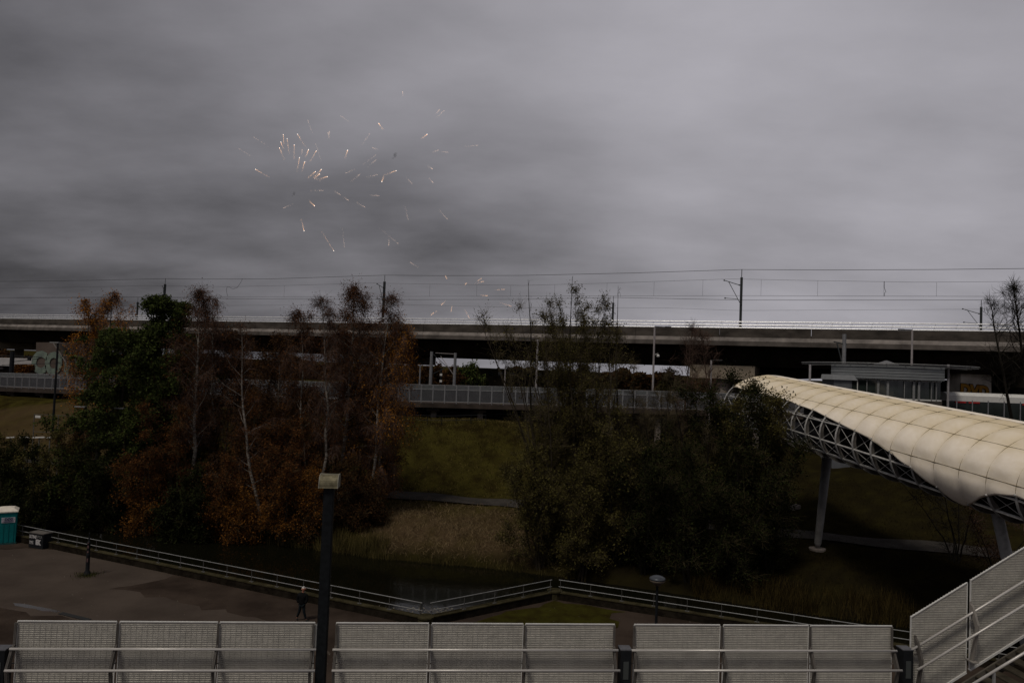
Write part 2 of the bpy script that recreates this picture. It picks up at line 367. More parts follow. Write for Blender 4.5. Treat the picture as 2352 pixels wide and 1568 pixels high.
def mesh_panel(mbx, P, s0, s1, zb0, zt0, zb1, zt1, pitch=0.043, dep=0.034):
    """corrugated grating: little ledges over upright faces, cut by thin upright ribs; bounded by sloping top/bottom"""
    zlo, zhi = min(zb0, zb1), max(zt0, zt1); nrow = int((zhi - zlo) / pitch)
    def clip(z):   # span of s where z lies inside the panel
        a_, b_ = s0, s1
        if abs(zt1 - zt0) > 1e-6:
            st = s0 + (z - zt0) / (zt1 - zt0) * (s1 - s0)      # right of st is below top for rising panels
            sb = s0 + (z - zb0) / (zb1 - zb0) * (s1 - s0)
            a_, b_ = max(s0, st), min(s1, sb)
        return a_, b_
    for r in range(nrow):
        z = zlo + r * pitch
        a_, b_ = clip(z + pitch / 2)
        if b_ - a_ < 0.05: continue
        z1 = z + pitch * 0.80
        p = [(-0.012, z), (0.0, z1), (-dep, z1 + 0.003), (-dep, z + pitch), (-dep - .006, z + pitch), (-dep - .006, z)]
        # ledge: front lip lower, faces the sky
        vs_ = [P(s_, n_, z_) for s_ in (a_, b_) for n_, z_ in p]
        mbx.add(vs_, [(0, 1, 7, 6)] + [(i, i + 1, i + 7, i + 6) for i in range(2, 5)] + [(5, 0, 6, 11), (0, 5, 4, 3, 2, 1), (6, 7, 8, 9, 10, 11)])
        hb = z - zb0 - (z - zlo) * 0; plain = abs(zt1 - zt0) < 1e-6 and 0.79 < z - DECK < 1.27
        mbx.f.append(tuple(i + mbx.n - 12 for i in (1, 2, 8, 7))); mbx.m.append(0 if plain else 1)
    s_ = s0 + 0.12
    while s_ < s1 - 0.05:
        k_ = (s_ - s0) / (s1 - s0); zb = zb0 + (zb1 - zb0) * k_; zt = zt0 + (zt1 - zt0) * k_
        mbx.box(P(s_, 0.0005, (zb + zt) / 2), (0.004, 0.006, (zt - zb) * 0.985 - 0.06), (fd, fn, UP)); s_ += 0.122
def prof_post(P, s, z0, top=1.93):
    """edge-on plate post kinked towards the walkway"""
    pts = [(0.015, top - 0.03), (0.045, top - 0.03), (0.06, 1.42), (0.15, 1.36), (0.34, 0.97), (0.33, 0.86), (0.17, 0.0), (0.05, 0.0), (0.24, 0.88), (0.03, 1.30)]
    q = MB(); q.prism([P(s - 0.022, n_, z0 + h_) for n_, h_ in pts], fd * 0.022); q.prism([P(s + 0.006, n_, z0 + h_) for n_, h_ in pts], fd * 0.022)
    q.box(P(s, 0.10, z0 + 1.02), (0.12, 0.03, 0.02), (fd, fn, UP)); q.box(P(s, 0.12, z0 + 0.012), (0.16, 0.28, 0.024), (fd, fn, UP))
    return q
runs = [([40, 268, 275, 500, 505, 724], (22, 726), (10, 723)), ([772, 985, 992, 1202, 1207, 1412], (764, 1420), (762, 1424)), ([1457, 1654, 1662, 1857, 1862, 2049], (1451, 2060), (1456, 2072))]
flab = ['pale mesh fence of three panels left of the tall lamp column', 'pale mesh fence of three panels right of the tall lamp column', 'pale mesh fence of three panels beside the foot of the stair']
R1, R2 = DECK + 1.36, DECK + 0.96
for (pix, r1, r2), lb in zip(runs, flab):
    ss = [onfence(u, 1434) for u in pix]
    b = F((ss[0] + ss[-1]) / 2, 0, DECK); t = thing('mesh_fence', b, lb, 'fence', 'mesh fence bays along the walkway')
    for i in range(0, 6, 2):
        q = MB(); s0, s1 = ss[i], ss[i + 1]
        mesh_panel(q, F, s0, s1, DECK + 0.06, FTOP - 0.02, DECK + 0.06, FTOP - 0.02)
        pn = q.build('panel', [m_panel, m_edge], t)
        q = MB(); q.box(F((s0 + s1) / 2, -.005, FTOP - 0.008), (s1 - s0, 0.034, 0.02), (fd, fn, UP))
        for s_ in (s0, s1): q.box(F(s_, -.005, (FTOP + DECK) / 2), (0.016, 0.03, FTOP - DECK - 0.06), (fd, fn, UP))
        q.build('edge_frame', m_white, pn)
    for s_ in [onfence(r1[0], 1493, .1) + .06] + [(ss[1] + ss[2]) / 2, (ss[3] + ss[4]) / 2] + [onfence(r1[1], 1493, .1) - .10]:
        prof_post(F, s_, DECK).build('post', m_post, t)
    q = MB(); q.tube([F(onfence(r1[0], 1492, .17), .17, R1), F(onfence(r1[1], 1492, .17), .17, R1)], 0.030, 12); q.build('rail', m_rail, t, smooth=True)
    q = MB(); q.tube([F(onfence(r2[0], 1543, .37), .37, R2), F(onfence(r2[1], 1543, .37), .37, R2)], 0.030, 12); q.build('handrail', m_rail, t, smooth=True)
# black light bollards in the fence gaps
for u, lb in ((4, 'black light bollard with glass insert at the left frame edge'), (1436, 'black light bollard with glass insert between two fence bays'), (2080, 'black light bollard with glass insert at the foot of the stair')):
    s_ = onfence(u, 1495, .05); zt = at_y(u, 1491, F(s_, .1, 0).y).z; p = F(s_, .02, DECK)
    t = thing('light_bollard', p, lb, 'bollard', 'light bollards in the fence gaps')
    h = zt - DECK; q = MB(); q.box(F(s_, .02, DECK + h / 2), (0.27, 0.30, h), (fd, fn, UP)); q.build('column', m_black, t, bev=0.006)
    q = MB(); q.box(F(s_, .02, DECK + h + 0.012), (0.285, 0.315, 0.024), (fd, fn, UP)); q.build('cap', mat('bollard_cap', (0.10, 0.10, 0.11), 0.5, var=.4), t)
    q = MB(); q.box(F(s_, .175, DECK + h - 0.47), (0.13, 0.014, 0.42), (fd, fn, UP)); q.build('light_panel', mat('frosted_glass', (0.05, 0.055, 0.055), 0.3), t)
# tall square lamp column
s_ = onfence(748, 1300, .05); p = F(s_, .05, DECK); yy = p.y
ztop = at_y(760, 1118, yy).z; zhd = at_y(760, 1089, yy).z
t = thing('lamp_column', p, 'tall square black lamp column with a curved beige head', 'lamp')
q = MB(); q.box((p.x, p.y, (DECK + ztop) / 2), (0.235, 0.235, ztop - DECK), (fd, fn, UP)); q.build('column', mat('column_black', (0.010, 0.0115, 0.0135), 0.5, var=.5, scale=9), t, bev=0.012)
hz = zhd - ztop; pr = []
for a_ in range(9):
    th = math.pi / 2 * a_ / 8; pr.append((0.19 * math.cos(th) * 1.0 + 0.0, ztop + 0.03 + (hz - 0.03) * math.sin(th)))
pr = [(0.20, ztop)] + pr + [(-0.14, zhd), (-0.20, zhd - 0.05), (-0.20, ztop)]
q = MB(); q.prism([Vector((p.x, p.y, 0)) + fn * a_ + UP * b_ - fd * 0.205 for a_, b_ in pr], fd * 0.41)
m_head = mat('weathered_brass', (0.17, 0.15, 0.095), 0.5, 0.2, var=.5, scale=9)
hd = q.build('lamp_head', m_head, t)
q = MB()
for k_ in (-1, 1): q.prism([Vector((p.x, p.y, 0)) + fn * a_ * 1.06 + UP * (ztop + (b_ - ztop) * 1.03) + fd * (0.205 * k_ + (0 if k_ > 0 else -0.02)) for a_, b_ in pr], fd * 0.02)
q.build('side_cheek', mat('cheek_grey', (0.20, 0.19, 0.155), 0.5, var=.3), t)
q = MB(); q.box(Vector((p.x, p.y, at_y(735, 1460, yy).z)) - fd * 0.135, (0.03, 0.14, 0.55), (fd, fn, UP)); q.build('cable_cover', m_steel, t)

# stair with sloping mesh fence, rising to the right in the line of the fence
SL = 0.652
q0 = onfence(2092, 1450); S0 = q0
def St(s, n, z): return F(s, n, z)
zt0 = at_y(2092, 1416, F(q0, 0, 0).y).z; q1 = onfence(2221, 1380); q2 = onfence(2229, 1380)
zt1 = at_y(2221, 1337, F(q1, 0, 0).y).z; zt2 = at_y(2229, 1332, F(q2, 0, 0).y).z
SL = (zt1 - zt0) / (q1 - q0); print('STAIR slope', SL, zt0 - FTOP)
t = thing('stair_mesh_fence', F(q0, 0, DECK), 'sloping pale mesh fence climbing beside the stair at lower right', 'fence')
hgt = 2.26
for (a_, b_, za) in ((q0, q1, zt0), (q2, q2 + 1.5, zt2), (q2 + 1.58, q2 + 3.1, zt2 + SL * 1.58)):
    zb_ = za + SL * (b_ - a_); q = MB()
    mesh_panel(q, F, a_, b_, za - hgt, za, zb_ - hgt, zb_); pn = q.build('panel', [m_panel, m_edge], t)
    q = MB(); q.bar(F(a_, -.004, za), F(b_, -.004, zb_), 0.034, 0.022); q.bar(F(a_, -.01, za - hgt), F(b_, -.01, zb_ - hgt), 0.075, 0.05)
    q.box(F(a_, -.004, za - hgt / 2), (0.016, 0.034, hgt), (fd, fn, UP)); q.box(F(b_, -.004, zb_ - hgt / 2), (0.016, 0.034, hgt), (fd, fn, UP))
    q.build('edge_frame', m_white, pn)
for s_, off in ((q0 + .10, 0), ((q1 + q2) / 2 + .02, 0), (q2 + 1.54, 0)):
    zz_ = zt0 + SL * (s_ - q0) - hgt
    prof_post(F, s_, zz_ + 0.28, 1.50).build('post', m_post if s_ == q0 + .10 else mat('stair_post_paint', (0.24, 0.22, 0.20), .5, var=.2), t)
def railpix(ua, va, ub, vb, n, name, ext=1.5):
    sa, sb = onfence(ua, va, n), onfence(ub, vb, n); A = F(sa, n, at_y(ua, va, F(sa, n, 0).y).z); B = F(sb, n, at_y(ub, vb, F(sb, n, 0).y).z)
    B = B + (B - A).normalized() * ext; q = MB(); q.tube([A, B], 0.032, 12); return q.build(name, m_rail, t, smooth=True), A, B
railpix(2094, 1492, 2352, 1334, .14, 'rail'); railpix(2108, 1537, 2352, 1389, .32, 'handrail')
t = thing('staircase', F(q0, 1, DECK), 'steel staircase with dark treads at the lower right corner', 'stair')
_, A, B = railpix(2238, 1568, 2352, 1499, 1.75, 'handrail')
A2 = A - (B - A).normalized() * 1.2
q = MB(); q.tube([A2, A], 0.032, 12); q.build('handrail', m_rail, t, smooth=True)
for k_ in (0.55, 1.6):
    c_ = A.lerp(B, k_ / (B - A).length * 1.0) if k_ < (B - A).length else B
    q = MB(); q.box(c_ - UP * 0.5, (0.05, 0.05, 0.95), (fd, fn, UP)); q.build('post', m_steel, t)
z_s = lambda s_: zt0 - hgt + SL * (s_ - q0) - 0.16      # tread line
for n_ in (0.20, 1.78):
    q = MB(); q.bar(F(q0 - .2, n_, z_s(q0 - .2) - .06), F(q0 + 4.6, n_, z_s(q0 + 4.6) - .06), 0.05, 0.30); q.build('stringer', mat('stringer_paint', (0.085, 0.075, 0.062), .6, var=.4), t)
for k_ in range(16):
    s_ = q0 + 0.27 * k_ + .1; q = MB(); q.box(F(s_, 0.99, z_s(s_) + 0.02), (0.29, 1.5, 0.04), (fd, fn, UP)); q.build('tread', mat('tread_steel', (0.05, 0.042, 0.03), .8, var=.5), t)

# ---------------------------------------------------------------- tube footbridge
TA = ray(846, 686); TC = at_y(2254, 1075, 40.3); TR = 2.5
tu = (UP - TA * TA.z).normalized(); tl = TA.cross(tu).normalized()
if tl.x > 0: tl = -tl
SLOW, SA_, SB_ = 2.15, 4.36, 2.60        # lower radius, half width and height of the wide upper arch
L0 = TC + tl * TR
def TP(t_, ph, r=TR):      # t_ metres from the near reference (positive = away), ph from the left side upwards
    off = r - TR; A_, B_ = (SA_, SB_) if ph > 0 else (SLOW, SLOW)
    return L0 + TA * t_ + tl * (off - (A_ + off) * (1 - math.cos(ph))) + tu * ((B_ + off) * math.sin(ph))
def tcyl(u, v_, r=TR):     # section coordinates of the near surface under a photo point
    best = None; ta, tb, pa, pb = -16.0, 45.0, -1.6, 1.62
    for _ in range(5):
        for t_ in np.linspace(ta, tb, 31):
            for ph in np.linspace(pa, pb, 31):
                d = TP(float(t_), float(ph)) - CAM; dz = d.dot(FWD)
                e = (PW / 2 + FPX * d.dot(RGT) / dz - u) ** 2 + (PH / 2 - FPX * d.dot(UPV) / dz - v_) ** 2
                if best is None or e < best[0]: best = (e, float(t_), float(ph))
        wt, wp = (tb - ta) / 9, (pb - pa) / 9; ta, tb, pa, pb = best[1] - wt, best[1] + wt, best[2] - wp, best[2] + wp
    return best[1], best[2]
edge = [(1700, 892), (1760, 907), (1806, 918), (1838, 932), (1873, 944), (1910, 963), (1951, 983.5), (1997, 1006), (2049, 1041), (2112, 1087), (2160, 1120), (2195, 1148), (2212, 1154), (2254, 1137), (2290, 1133), (2333, 1136)]
ed = sorted([tcyl(*e) for e in edge[:9]] + [(a_, math.radians(b_)) for a_, b_ in ((1.7, -19), (.6, -33), (-.2, -46), (-.9, -57), (-1.6, -43), (-2.6, -24), (-3.6, -13), (-4.7, -8))]); print('TUBE edge', [(round(a, 1), round(math.degrees(b))) for a, b in ed])
seamp = [[(2031, 959), (1914, 934), (2222, 1003)], [(2108, 1048), (2331, 1116)], [(2055, 937), (2222, 951.6)], [(1960, 893), (2300, 955)]]
seam = [sum(tcyl(*p)[1] for p in s_) / len(s_) for s_ in seamp]; print('SEAMS', [round(math.degrees(s_)) for s_ in seam])
nodes_t = sorted(tcyl(*e)[0] for e in ((1838, 930), (1873, 944), (1910, 963), (1951, 983.5), (1997, 1006), (2049, 1041), (2112, 1087), (2254, 1138), (2333, 1136))); print('NODES', [round(x, 2) for x in nodes_t])
DT = (nodes_t[-1] - nodes_t[0]) / 11.0
T0 = nodes_t[0]; TNEAR = T0 - 6 * DT; NB = 6 + 11 + 6
PS = math.radians(83)
ex = [e[0] for e in ed]; ey = [e[1] for e in ed]
def phe(t_):
    if t_ < ex[0]: return ey[0] - 0.02 * (ex[0] - t_) + 0.0
    return float(np.interp(t_, ex, ey))
tb = thing('footbridge', (TC.x, TC.y, TC.z - TR), 'tubular footbridge with a cream fabric skin over a white steel truss', 'footbridge')
m_fab = mat('stretched_fabric', (0.80, 0.72, 0.62), 0.75, col2=(0.74, 0.66, 0.56), scale=1.4, bump=0.12, bscale=30, attr=('tan_tone', (0.60, 0.50, 0.34)), spec=0.1)
m_seam = mat('fabric_seam', (0.22, 0.175, 0.11), 0.9, var=0.5, scale=2)
sseg = 8; tan_tone = []
seams = sorted([s_ for s_ in seam[:3] if s_ < PS - .05])
q = MB(); nph = 40; tot = NB * sseg
for i in range(tot + 1):
    t_ = TNEAR + DT * i / sseg; fr = (i % sseg) / sseg; bul = math.sin(math.pi * fr) ** 0.8
    p0 = phe(t_); p1 = PS - 0.03 * bul
    for j in range(nph + 1):
        ph = p0 + (p1 - p0) * j / nph
        b2 = min([1.0] + [min(1, abs(ph - s_) / 0.24) for s_ in seams]); b2 = b2 * b2 * (3 - 2 * b2)
        r = TR + 0.115 * bul * (0.35 + 0.65 * b2) + 0.02 * b2
        q.v.append(tuple(TP(t_, ph, r))); dk_ = max(0, min(1, (ph - 0.45) / 0.9)) * 0.75 + 0.35 * (1 - bul) * (ph > 0.2) + 0.3 * (1 - b2)  # tan tone grows towards the top and beside the seams
        tan_tone.append(min(1, max(0, dk_ + random.Random(i * 77 + j).uniform(-.12, .12))))
for i in range(tot):
    for j in range(nph):
        a = i * (nph + 1) + j; q.f.append((a, a + 1, a + nph + 2, a + nph + 1)); q.m.append(0)
q.n = len(q.v)
fab = q.build('fabric_skin', m_fab, tb, smooth=True)
at = fab.data.attributes.new('tan_tone', 'FLOAT', 'POINT'); at.data.foreach_set('value', tan_tone)
sd_ = fab.modifiers.new('thickness', 'SOLIDIFY'); sd_.thickness = 0.02
q = MB()
for s_ in seams: q.tube([TP(TNEAR + DT * i / 4, s_, TR + 0.014 + 0.022 * math.sin(math.pi * (i % 4) / 4)) for i in range(NB * 4 + 1) if phe(TNEAR + DT * i / 4) < s_ - .03], 0.020, 5)
for i in range(NB + 1):
    t_ = TNEAR + DT * i; p0 = phe(t_); q.tube([TP(t_, p0 + (PS - p0) * j / 24, TR + 0.008) for j in range(25)], 0.016, 5)
q.build('seam', m_seam, fab)
# lacing rim along the lower edge and the ridge gap, far-side skin
q = MB(); q.tube([TP(TNEAR + DT * i / 4, phe(TNEAR + DT * i / 4), TR + 0.02) for i in range(NB * 4 + 1)], 0.025, 6)
q.tube([TP(TNEAR + DT * i / 4, PS - 0.03 * math.sin(math.pi * (i % 4) / 4), TR + 0.02) for i in range(NB * 4 + 1)], 0.02, 6); q.build('edge_rope', mat('pale_rope', (0.5, 0.45, 0.36), .8), fab)
q = MB(); p2 = math.radians(86); p3 = math.radians(178)
for i in range(NB + 1):
    for j in range(25): q.v.append(tuple(TP(TNEAR + DT * i, p2 + (p3 - p2) * j / 24, TR + 0.03)))
for i in range(NB):
    for j in range(24):
        a = i * 25 + j; q.f.append((a, a + 1, a + 26, a + 25)); q.m.append(0)
q.n = len(q.v)
f2 = q.build('fabric_skin', m_fab, tb, smooth=True); m2 = f2.modifiers.new('thickness', 'SOLIDIFY'); m2.thickness = 0.02
q = MB(); q.tube([TP(TNEAR, math.radians(84.5), TR - .10), TP(TNEAR + DT * NB, math.radians(84.5), TR - .10)], 0.06, 8); q.build('ridge_tube', m_black, tb)
# ribs
PB = math.radians(-112)
for i in range(NB + 1):
    t_ = TNEAR + DT * i; p0 = phe(t_) + 0.02; q = MB(); n = 16; poly = []
    for ph_, rr in [(p0 + (PB - p0) * j / n, TR - 0.02) for j in range(n + 1)] + [(PB + (p0 - PB) * j / n, TR - 0.34 + 0.10 * abs(math.cos(math.pi * j / n * 2.0))) for j in range(n + 1)]:
        poly.append((ph_, rr))
    K = len(poly)
    for j in range(n):
        a0, a1 = poly[j], poly[j + 1]; b0, b1 = poly[K - 1 - j], poly[K - 2 - j]
        vs_ = [TP(t_ + o_, a_[0], a_[1]) for o_ in (-.02, .02) for a_ in (a0, a1, b1, b0)]
        q.add(vs_, [(0, 1, 2, 3), (7, 6, 5, 4), (0, 4, 5, 1), (2, 6, 7, 3)])
        vs_ = [TP(t_ + o_, a_, r_) for o_ in (-.07, .07) for a_, r_ in ((a0[0], TR - .005), (a1[0], TR - .005), (a1[0], TR - .035), (a0[0], TR - .035))]
        q.mi = 1; q.add(vs_, [(0, 1, 2, 3), (7, 6, 5, 4), (0, 4, 5, 1), (2, 6, 7, 3), (1, 5, 6, 2), (0, 3, 7, 4)]); q.mi = 0
    q.mi = 1; q.ball(TP(t_, p0 + .005, TR + .03), 0.07, 8, 5)
    q.build('rib', [m_rib, m_frame], tb)
chords = [tcyl(1949, 983.5)[1], tcyl(2048, 1061)[1], tcyl(2133, 1123)[1]]; print('CHORDS', [round(math.degrees(c)) for c in chords])
chords = [chords[0], chords[1], min(chords[2], chords[1] - .45)]
chords.append(math.radians(-100))
for c_, r_ in zip(chords, (.055, .065, .075, .07)):
    q = MB(); q.tube([TP(TNEAR, c_, TR - .09), TP(TNEAR + DT * NB, c_, TR - .09)], r_, 8); q.build('chord', m_frame, tb, smooth=True)
ring = [math.radians(20)] + chords
for i in range(NB):
    q = MB(); ta, tb_ = TNEAR + DT * i, TNEAR + DT * (i + 1); pe = min(phe(ta), phe(tb_)); any_ = False
    for c0, c1 in zip(ring, ring[1:]):
        if c1 > pe + .1: continue
        q.tube([TP(ta, c0, TR - .12), TP(tb_, c1, TR - .12)], 0.018, 5); q.tube([TP(ta, c1, TR - .12), TP(tb_, c0, TR - .12)], 0.018, 5); any_ = True
    if any_: q.build('bracing_rod', m_frame, tb)
q = MB(); fl = [(-1.2, -1.45), (5.2, -1.45), (5.2, -1.7), (2, -2.0), (-1.0, -1.75)]
a_ = TC + TA * TNEAR; q.prism([a_ - tl * x_ * 1 + tu * z_ for x_, z_ in fl], TA * DT * NB); q.build('floor', mat('bridge_floor', (0.018, 0.017, 0.016), .8, var=.4), tb)
q = MB()
for s_ in (-4.6, 1.1):
    for h_ in (-0.45, -0.9): q.tube([TC + TA * TNEAR + tl * s_ + tu * h_, TC + TA * (TNEAR + DT * NB) + tl * s_ + tu * h_], 0.02, 6)
q.build('inner_handrail', m_mast, tb)
q = MB(); q.prism([a_ + tl * x_ + tu * z_ for x_, z_ in [(-5.3, -1.55), (-5.2, -1.55), (-5.2, 1.3), (-5.3, 1.3)]], TA * DT * NB); q.build('added_dark_wall', MATS['bridge_floor'], tb)  # dark wall added to blacken the inside of the tube
# leaning columns
def column(base, top, r0, r1, lb, head):
    t = thing('bridge_column', base, lb, 'column', 'columns under the footbridge')
    base, top = Vector(base), Vector(top); q = MB(); q.tube([base, base.lerp(top, .05), top], [r0 * .45, r0, r1], 16, True); q.build('shaft', m_frame if head else mat('column_paint', (0.24, 0.23, 0.225), .6, var=.35, scale=1.2), t, smooth=True)
    q = MB(); q.lathe(base - UP * .16, [(.62, 0), (.62, .16), (.55, .18)], 20); q.build('footing', m_conc_m, t)
    q = MB(); sx0 = TA * 0.9
    q.prism([top - sx0 + UP * .35 - tl * .05, top + sx0 * 1.0 + UP * .50 - tl * .05, top + TA * .22 - UP * .55 - tl * .05, top - TA * .22 - UP * .55 - tl * .05], tl * 0.10); q.build('bracket', m_rib, t)
    q = MB(); q.box(base.lerp(top, .055), (0.5, 0.04, 0.34), (tl, TA.cross(tl), UP)); q.build('foot_plate', m_rib, t)
Y1 = 57.5; b1 = at_y(1877, 1270, Y1); b1.z = ground_z(b1.x, b1.y) + .1; print('COL1', b1)
tt = (Y1 - TC.y) / TA.y; top1 = TP(tt, math.radians(-96), TR - .1); p_ = at_y(1902, 1062, top1.y); print('top1', top1, p_)
top1 = Vector((p_.x, top1.y, top1.z))
column(b1, top1, 0.26, 0.37, 'leaning grey steel column on a round footing under the far part of the footbridge', False)
b2 = at_y(2363, 1437, 42.0); b2.z = -1.2; top2 = at_y(2287, 1166, 42.0)
column(b2, top2, 0.32, 0.30, 'leaning pale steel column behind the sloping stair fence', True)

# ---------------------------------------------------------------- railway viaduct
va = ray(-2738, 695); VD = Vector((va.x, va.y, 0)).normalized(); VN = Vector((VD.y, -VD.x, 0))
if VN.y < 0: VN = -VN
VP0 = at_y(1703, 754, 103.0); VT = VP0.z; print('VIADUCT top', VT, 'dir', VD)
def V(s, n, z): return Vector((VP0.x, VP0.y, 0)) + VD * s + VN * n + UP * z     # s grows to the left-far
def onv(u, n=0.0, v_=750):
    d_ = ray(u, v_); o_ = Vector((VP0.x, VP0.y, 0)) + VN * n; det = d_.x * (-VD.y) + VD.x * d_.y
    k = (o_.x * (-VD.y) + VD.x * o_.y) / det; return (Vector((d_.x * k, d_.y * k, 0)) - o_).dot(VD)
def zat(u, v_, n=0.0):
    s_ = onv(u, n, v_); return at_y(u, v_, V(s_, n, 0).y).z
SA, SB = onv(2352) - 60, onv(0) + 160
vt = thing('railway_viaduct', V((SA + SB) / 2, 18, 7), 'long concrete railway viaduct crossing the picture behind the trees', 'viaduct')
prof = [(0, VT), (0.28, VT), (0.28, VT - .9), (36, VT - .9), (36, VT), (36.3, VT), (36.3, VT - 2.3), (33, VT - 2.6), (30, VT - 5.2), (20.5, VT - 5.2), (19.5, VT - 2.7), (17, VT - 2.7), (16, VT - 5.2), (5.5, VT - 5.2), (3.2, VT - 2.75), (0.2, VT - 2.42), (-.25, VT - 2.36), (-.25, VT - 1.78), (-.02, VT - 1.42), (0, VT - 1.25)]
# parapet panels with open joints every 12 m: mesh split at the joints
q = MB(); q.prism([V(SA, n_, z_) for n_, z_ in prof[2:4] + prof[6:16]], VD * (SB - SA)); 
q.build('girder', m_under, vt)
s_ = SA
while s_ < SB:
    L_ = min(12.0, SB - s_)
    q = MB(); q.prism([V(s_, n_, z_) for n_, z_ in [(0, VT), (0.27, VT), (0.27, VT - .91), (0.2, VT - 1.26), (-.002, VT - 1.26)]], VD * (L_ - 0.05)); q.build('parapet', m_conc, vt)
    q = MB(); q.prism([V(s_, n_, z_) for n_, z_ in [(-.02, VT - 1.27), (.15, VT - 1.27), (.15, VT - 2.42), (-.27, VT - 2.42), (-.27, VT - 1.80)]], VD * (L_ - 0.03)); q.build('edge_beam', mat('edge_beam_concrete', (.115, .10, .09), .9, var=.5, scale=.5, spec=.05), vt)
    q = MB(); q.prism([V(s_, n_, z_) for n_, z_ in [(-.275, VT - 1.79), (-.02, VT - 1.265), (-.01, VT - 1.30), (-.25, VT - 1.85)]], VD * (L_ - 0.03)); q.build('lit_ledge', m_conc_l, vt)  # light on the sloping top is put into the paler concrete
    s_ += 12.0
q = MB(); q.prism([V(SA, n_, z_) for n_, z_ in [(36, VT), (36.3, VT), (36.3, VT - 2.2), (36, VT - 2.2)]], VD * (SB - SA)); q.build('parapet', m_conc, vt)
GP = 7.2
def pier(u, w_, hd_h, n0=5.0, lb=None, capw=None, colr=1.0, ncol=26):
    s_ = onv(u, n0)
    q = MB(); q.box(V(s_, n0 + 5.6, VT - 5.2 - hd_h / 2 - .003), (w_, 11.0, hd_h), (VD, VN, UP)); q.build('pier_head', mat('pier_head_concrete', (0.26, 0.215, 0.165), .9, var=.3, scale=.5, bump=.2), vt)
    for nn in (n0 + 2, n0 + 9):
        q = MB(); q.lathe(V(s_, nn, GP - .5), [(colr, 0), (colr, VT - 5.2 - hd_h - GP + .5)], 20); q.build('pier', m_conc_m, vt)
    q = MB(); q.box(V(s_, 25.2, VT - 5.2 - hd_h / 2 - .003), (w_, 10.0, hd_h), (VD, VN, UP)); q.build('pier_head', m_conc_m, vt)
    q = MB(); q.lathe(V(s_, 25, GP - .5), [(colr, 0), (colr, VT - 5.2 - hd_h - GP + .5)], 20); q.build('pier', m_conc_m, vt)
pier(1660, 9.0, 1.9, 1.5); pier(820, 5.0, 1.6, 5); pier(-40, 9, 1.6, 4); pier(2420, 6, 1.6, 5)
# hand railings on the viaduct
r_ = thing('viaduct_railing', V((SA + SB) / 2, .15, VT), 'bright tubular railing along the top of the railway viaduct', 'railing')
zr = [zat(1703, 741) , zat(1703, 749.2)]; print('rail z over', [z_ - VT for z_ in zr]); zr = [VT + 0.92, VT + 0.48]
for z_, rr in ((zr[0], .07), (zr[1], .075), (VT + 0.09, 0.075)):
    q = MB(); q.tube([V(SA, .14, z_), V(SB, .14, z_)], rr, 8); q.build('rail', m_alu, r_)
s_ = SA; c_ = 0
while s_ < SB and c_ < 98:
    q = MB(); q.bar(V(s_, .14, VT), V(s_ - .25, .14, VT + .92), .02, .03); q.build('post', m_mast, r_); s_ += 2.4 if s_ < onv(900) else 4.5; c_ += 1

# ---------------------------------------------------------------- overhead line masts and wires
def mast(u, vtop, n_, lb, arm=True, sc_=1.0):
    s_ = onv(u, n_, vtop); z1 = at_y(u, vtop, V(s_, n_, 0).y).z; zb = VT - .9; p = V(s_, n_, zb)
    t = thing('overhead_line_mast', p, lb, 'mast', 'overhead line masts on the viaduct'); h = z1 - zb
    q = MB()
    for o_ in (-.15, .15): q.box(V(s_ + o_, n_, zb + (h - 1.1) / 2), (0.03, .30, h - 1.1), (VD, VN, UP))
    q.box(V(s_, n_, zb + (h - 1.1) / 2), (0.30, .03, h - 1.12), (VD, VN, UP)); q.build('pole', m_mast, t)
    q = MB(); q.tube([V(s_, n_, z1 - 1.1), V(s_, n_, z1 + .05)], .05, 6); q.build('finial', m_mast, t)
    a_ = V(s_, n_, z1 - 2.3); b_ = V(s_ + 2.6 * sc_, n_ + 1.6, z1 - 1.3); c_ = V(s_, n_, z1 - 5.0 * sc_); d_ = V(s_ + 2.4 * sc_, n_ + 1.5, z1 - 3.9 * sc_); e_ = V(s_ + 1.9 * sc_, n_ + 1.2, z1 - 1.6)
    q = MB(); q.tube([a_, b_], .055, 6); q.tube([c_, e_], .045, 6); q.tube([c_.lerp(e_, .25), d_], .04, 6); q.ball(b_, .12, 8, 5); q.ball(d_, .12, 8, 5); q.ball(a_.lerp(b_, .12), .11, 8, 5); q.ball(c_, .11, 8, 5)
    q.build('cantilever', m_mast, t); return s_
F_N, R_N = 1.5, 32.0
m1 = mast(380, 640, F_N, 'dark overhead line mast on the viaduct left of the green tree top'); m2 = mast(884, 632, F_N, 'dark overhead line mast rising behind the orange birch tops'); m3 = mast(1704, 619, F_N, 'tall clear dark overhead line mast on the viaduct right of centre')
mast(317, 684, R_N, 'smaller rear overhead line mast beside the weeping orange tree', sc_=.9); mast(1409, 682, R_N, 'smaller rear overhead line mast behind the bare forked branches', sc_=.9); mast(2254, 689, R_N, 'smaller rear overhead line mast behind the bare tree at right', sc_=.9)
def wire(name, pts, n_, lb, r=.022, drop=None):
    P_ = []
    for (u0, v0), (u1, v1) in zip(pts, pts[1:]):
        s0, s1 = onv(u0, n_, v0), onv(u1, n_, v1); z0 = at_y(u0, v0, V(s0, n_, 0).y).z; z1 = at_y(u1, v1, V(s1, n_, 0).y).z
        m = max(2, int(abs(s1 - s0) / 6))
        for i in range(m): k = i / m; P_.append(V(s0 + (s1 - s0) * k, n_, z0 + (z1 - z0) * k))
    P_.append(V(s1, n_, z1)); q = MB(); q.tube(P_, r, 5); return tag(q.build(name, m_wire, base=P_[0]), lb, 'wire', 'overhead wires above the viaduct'), P_
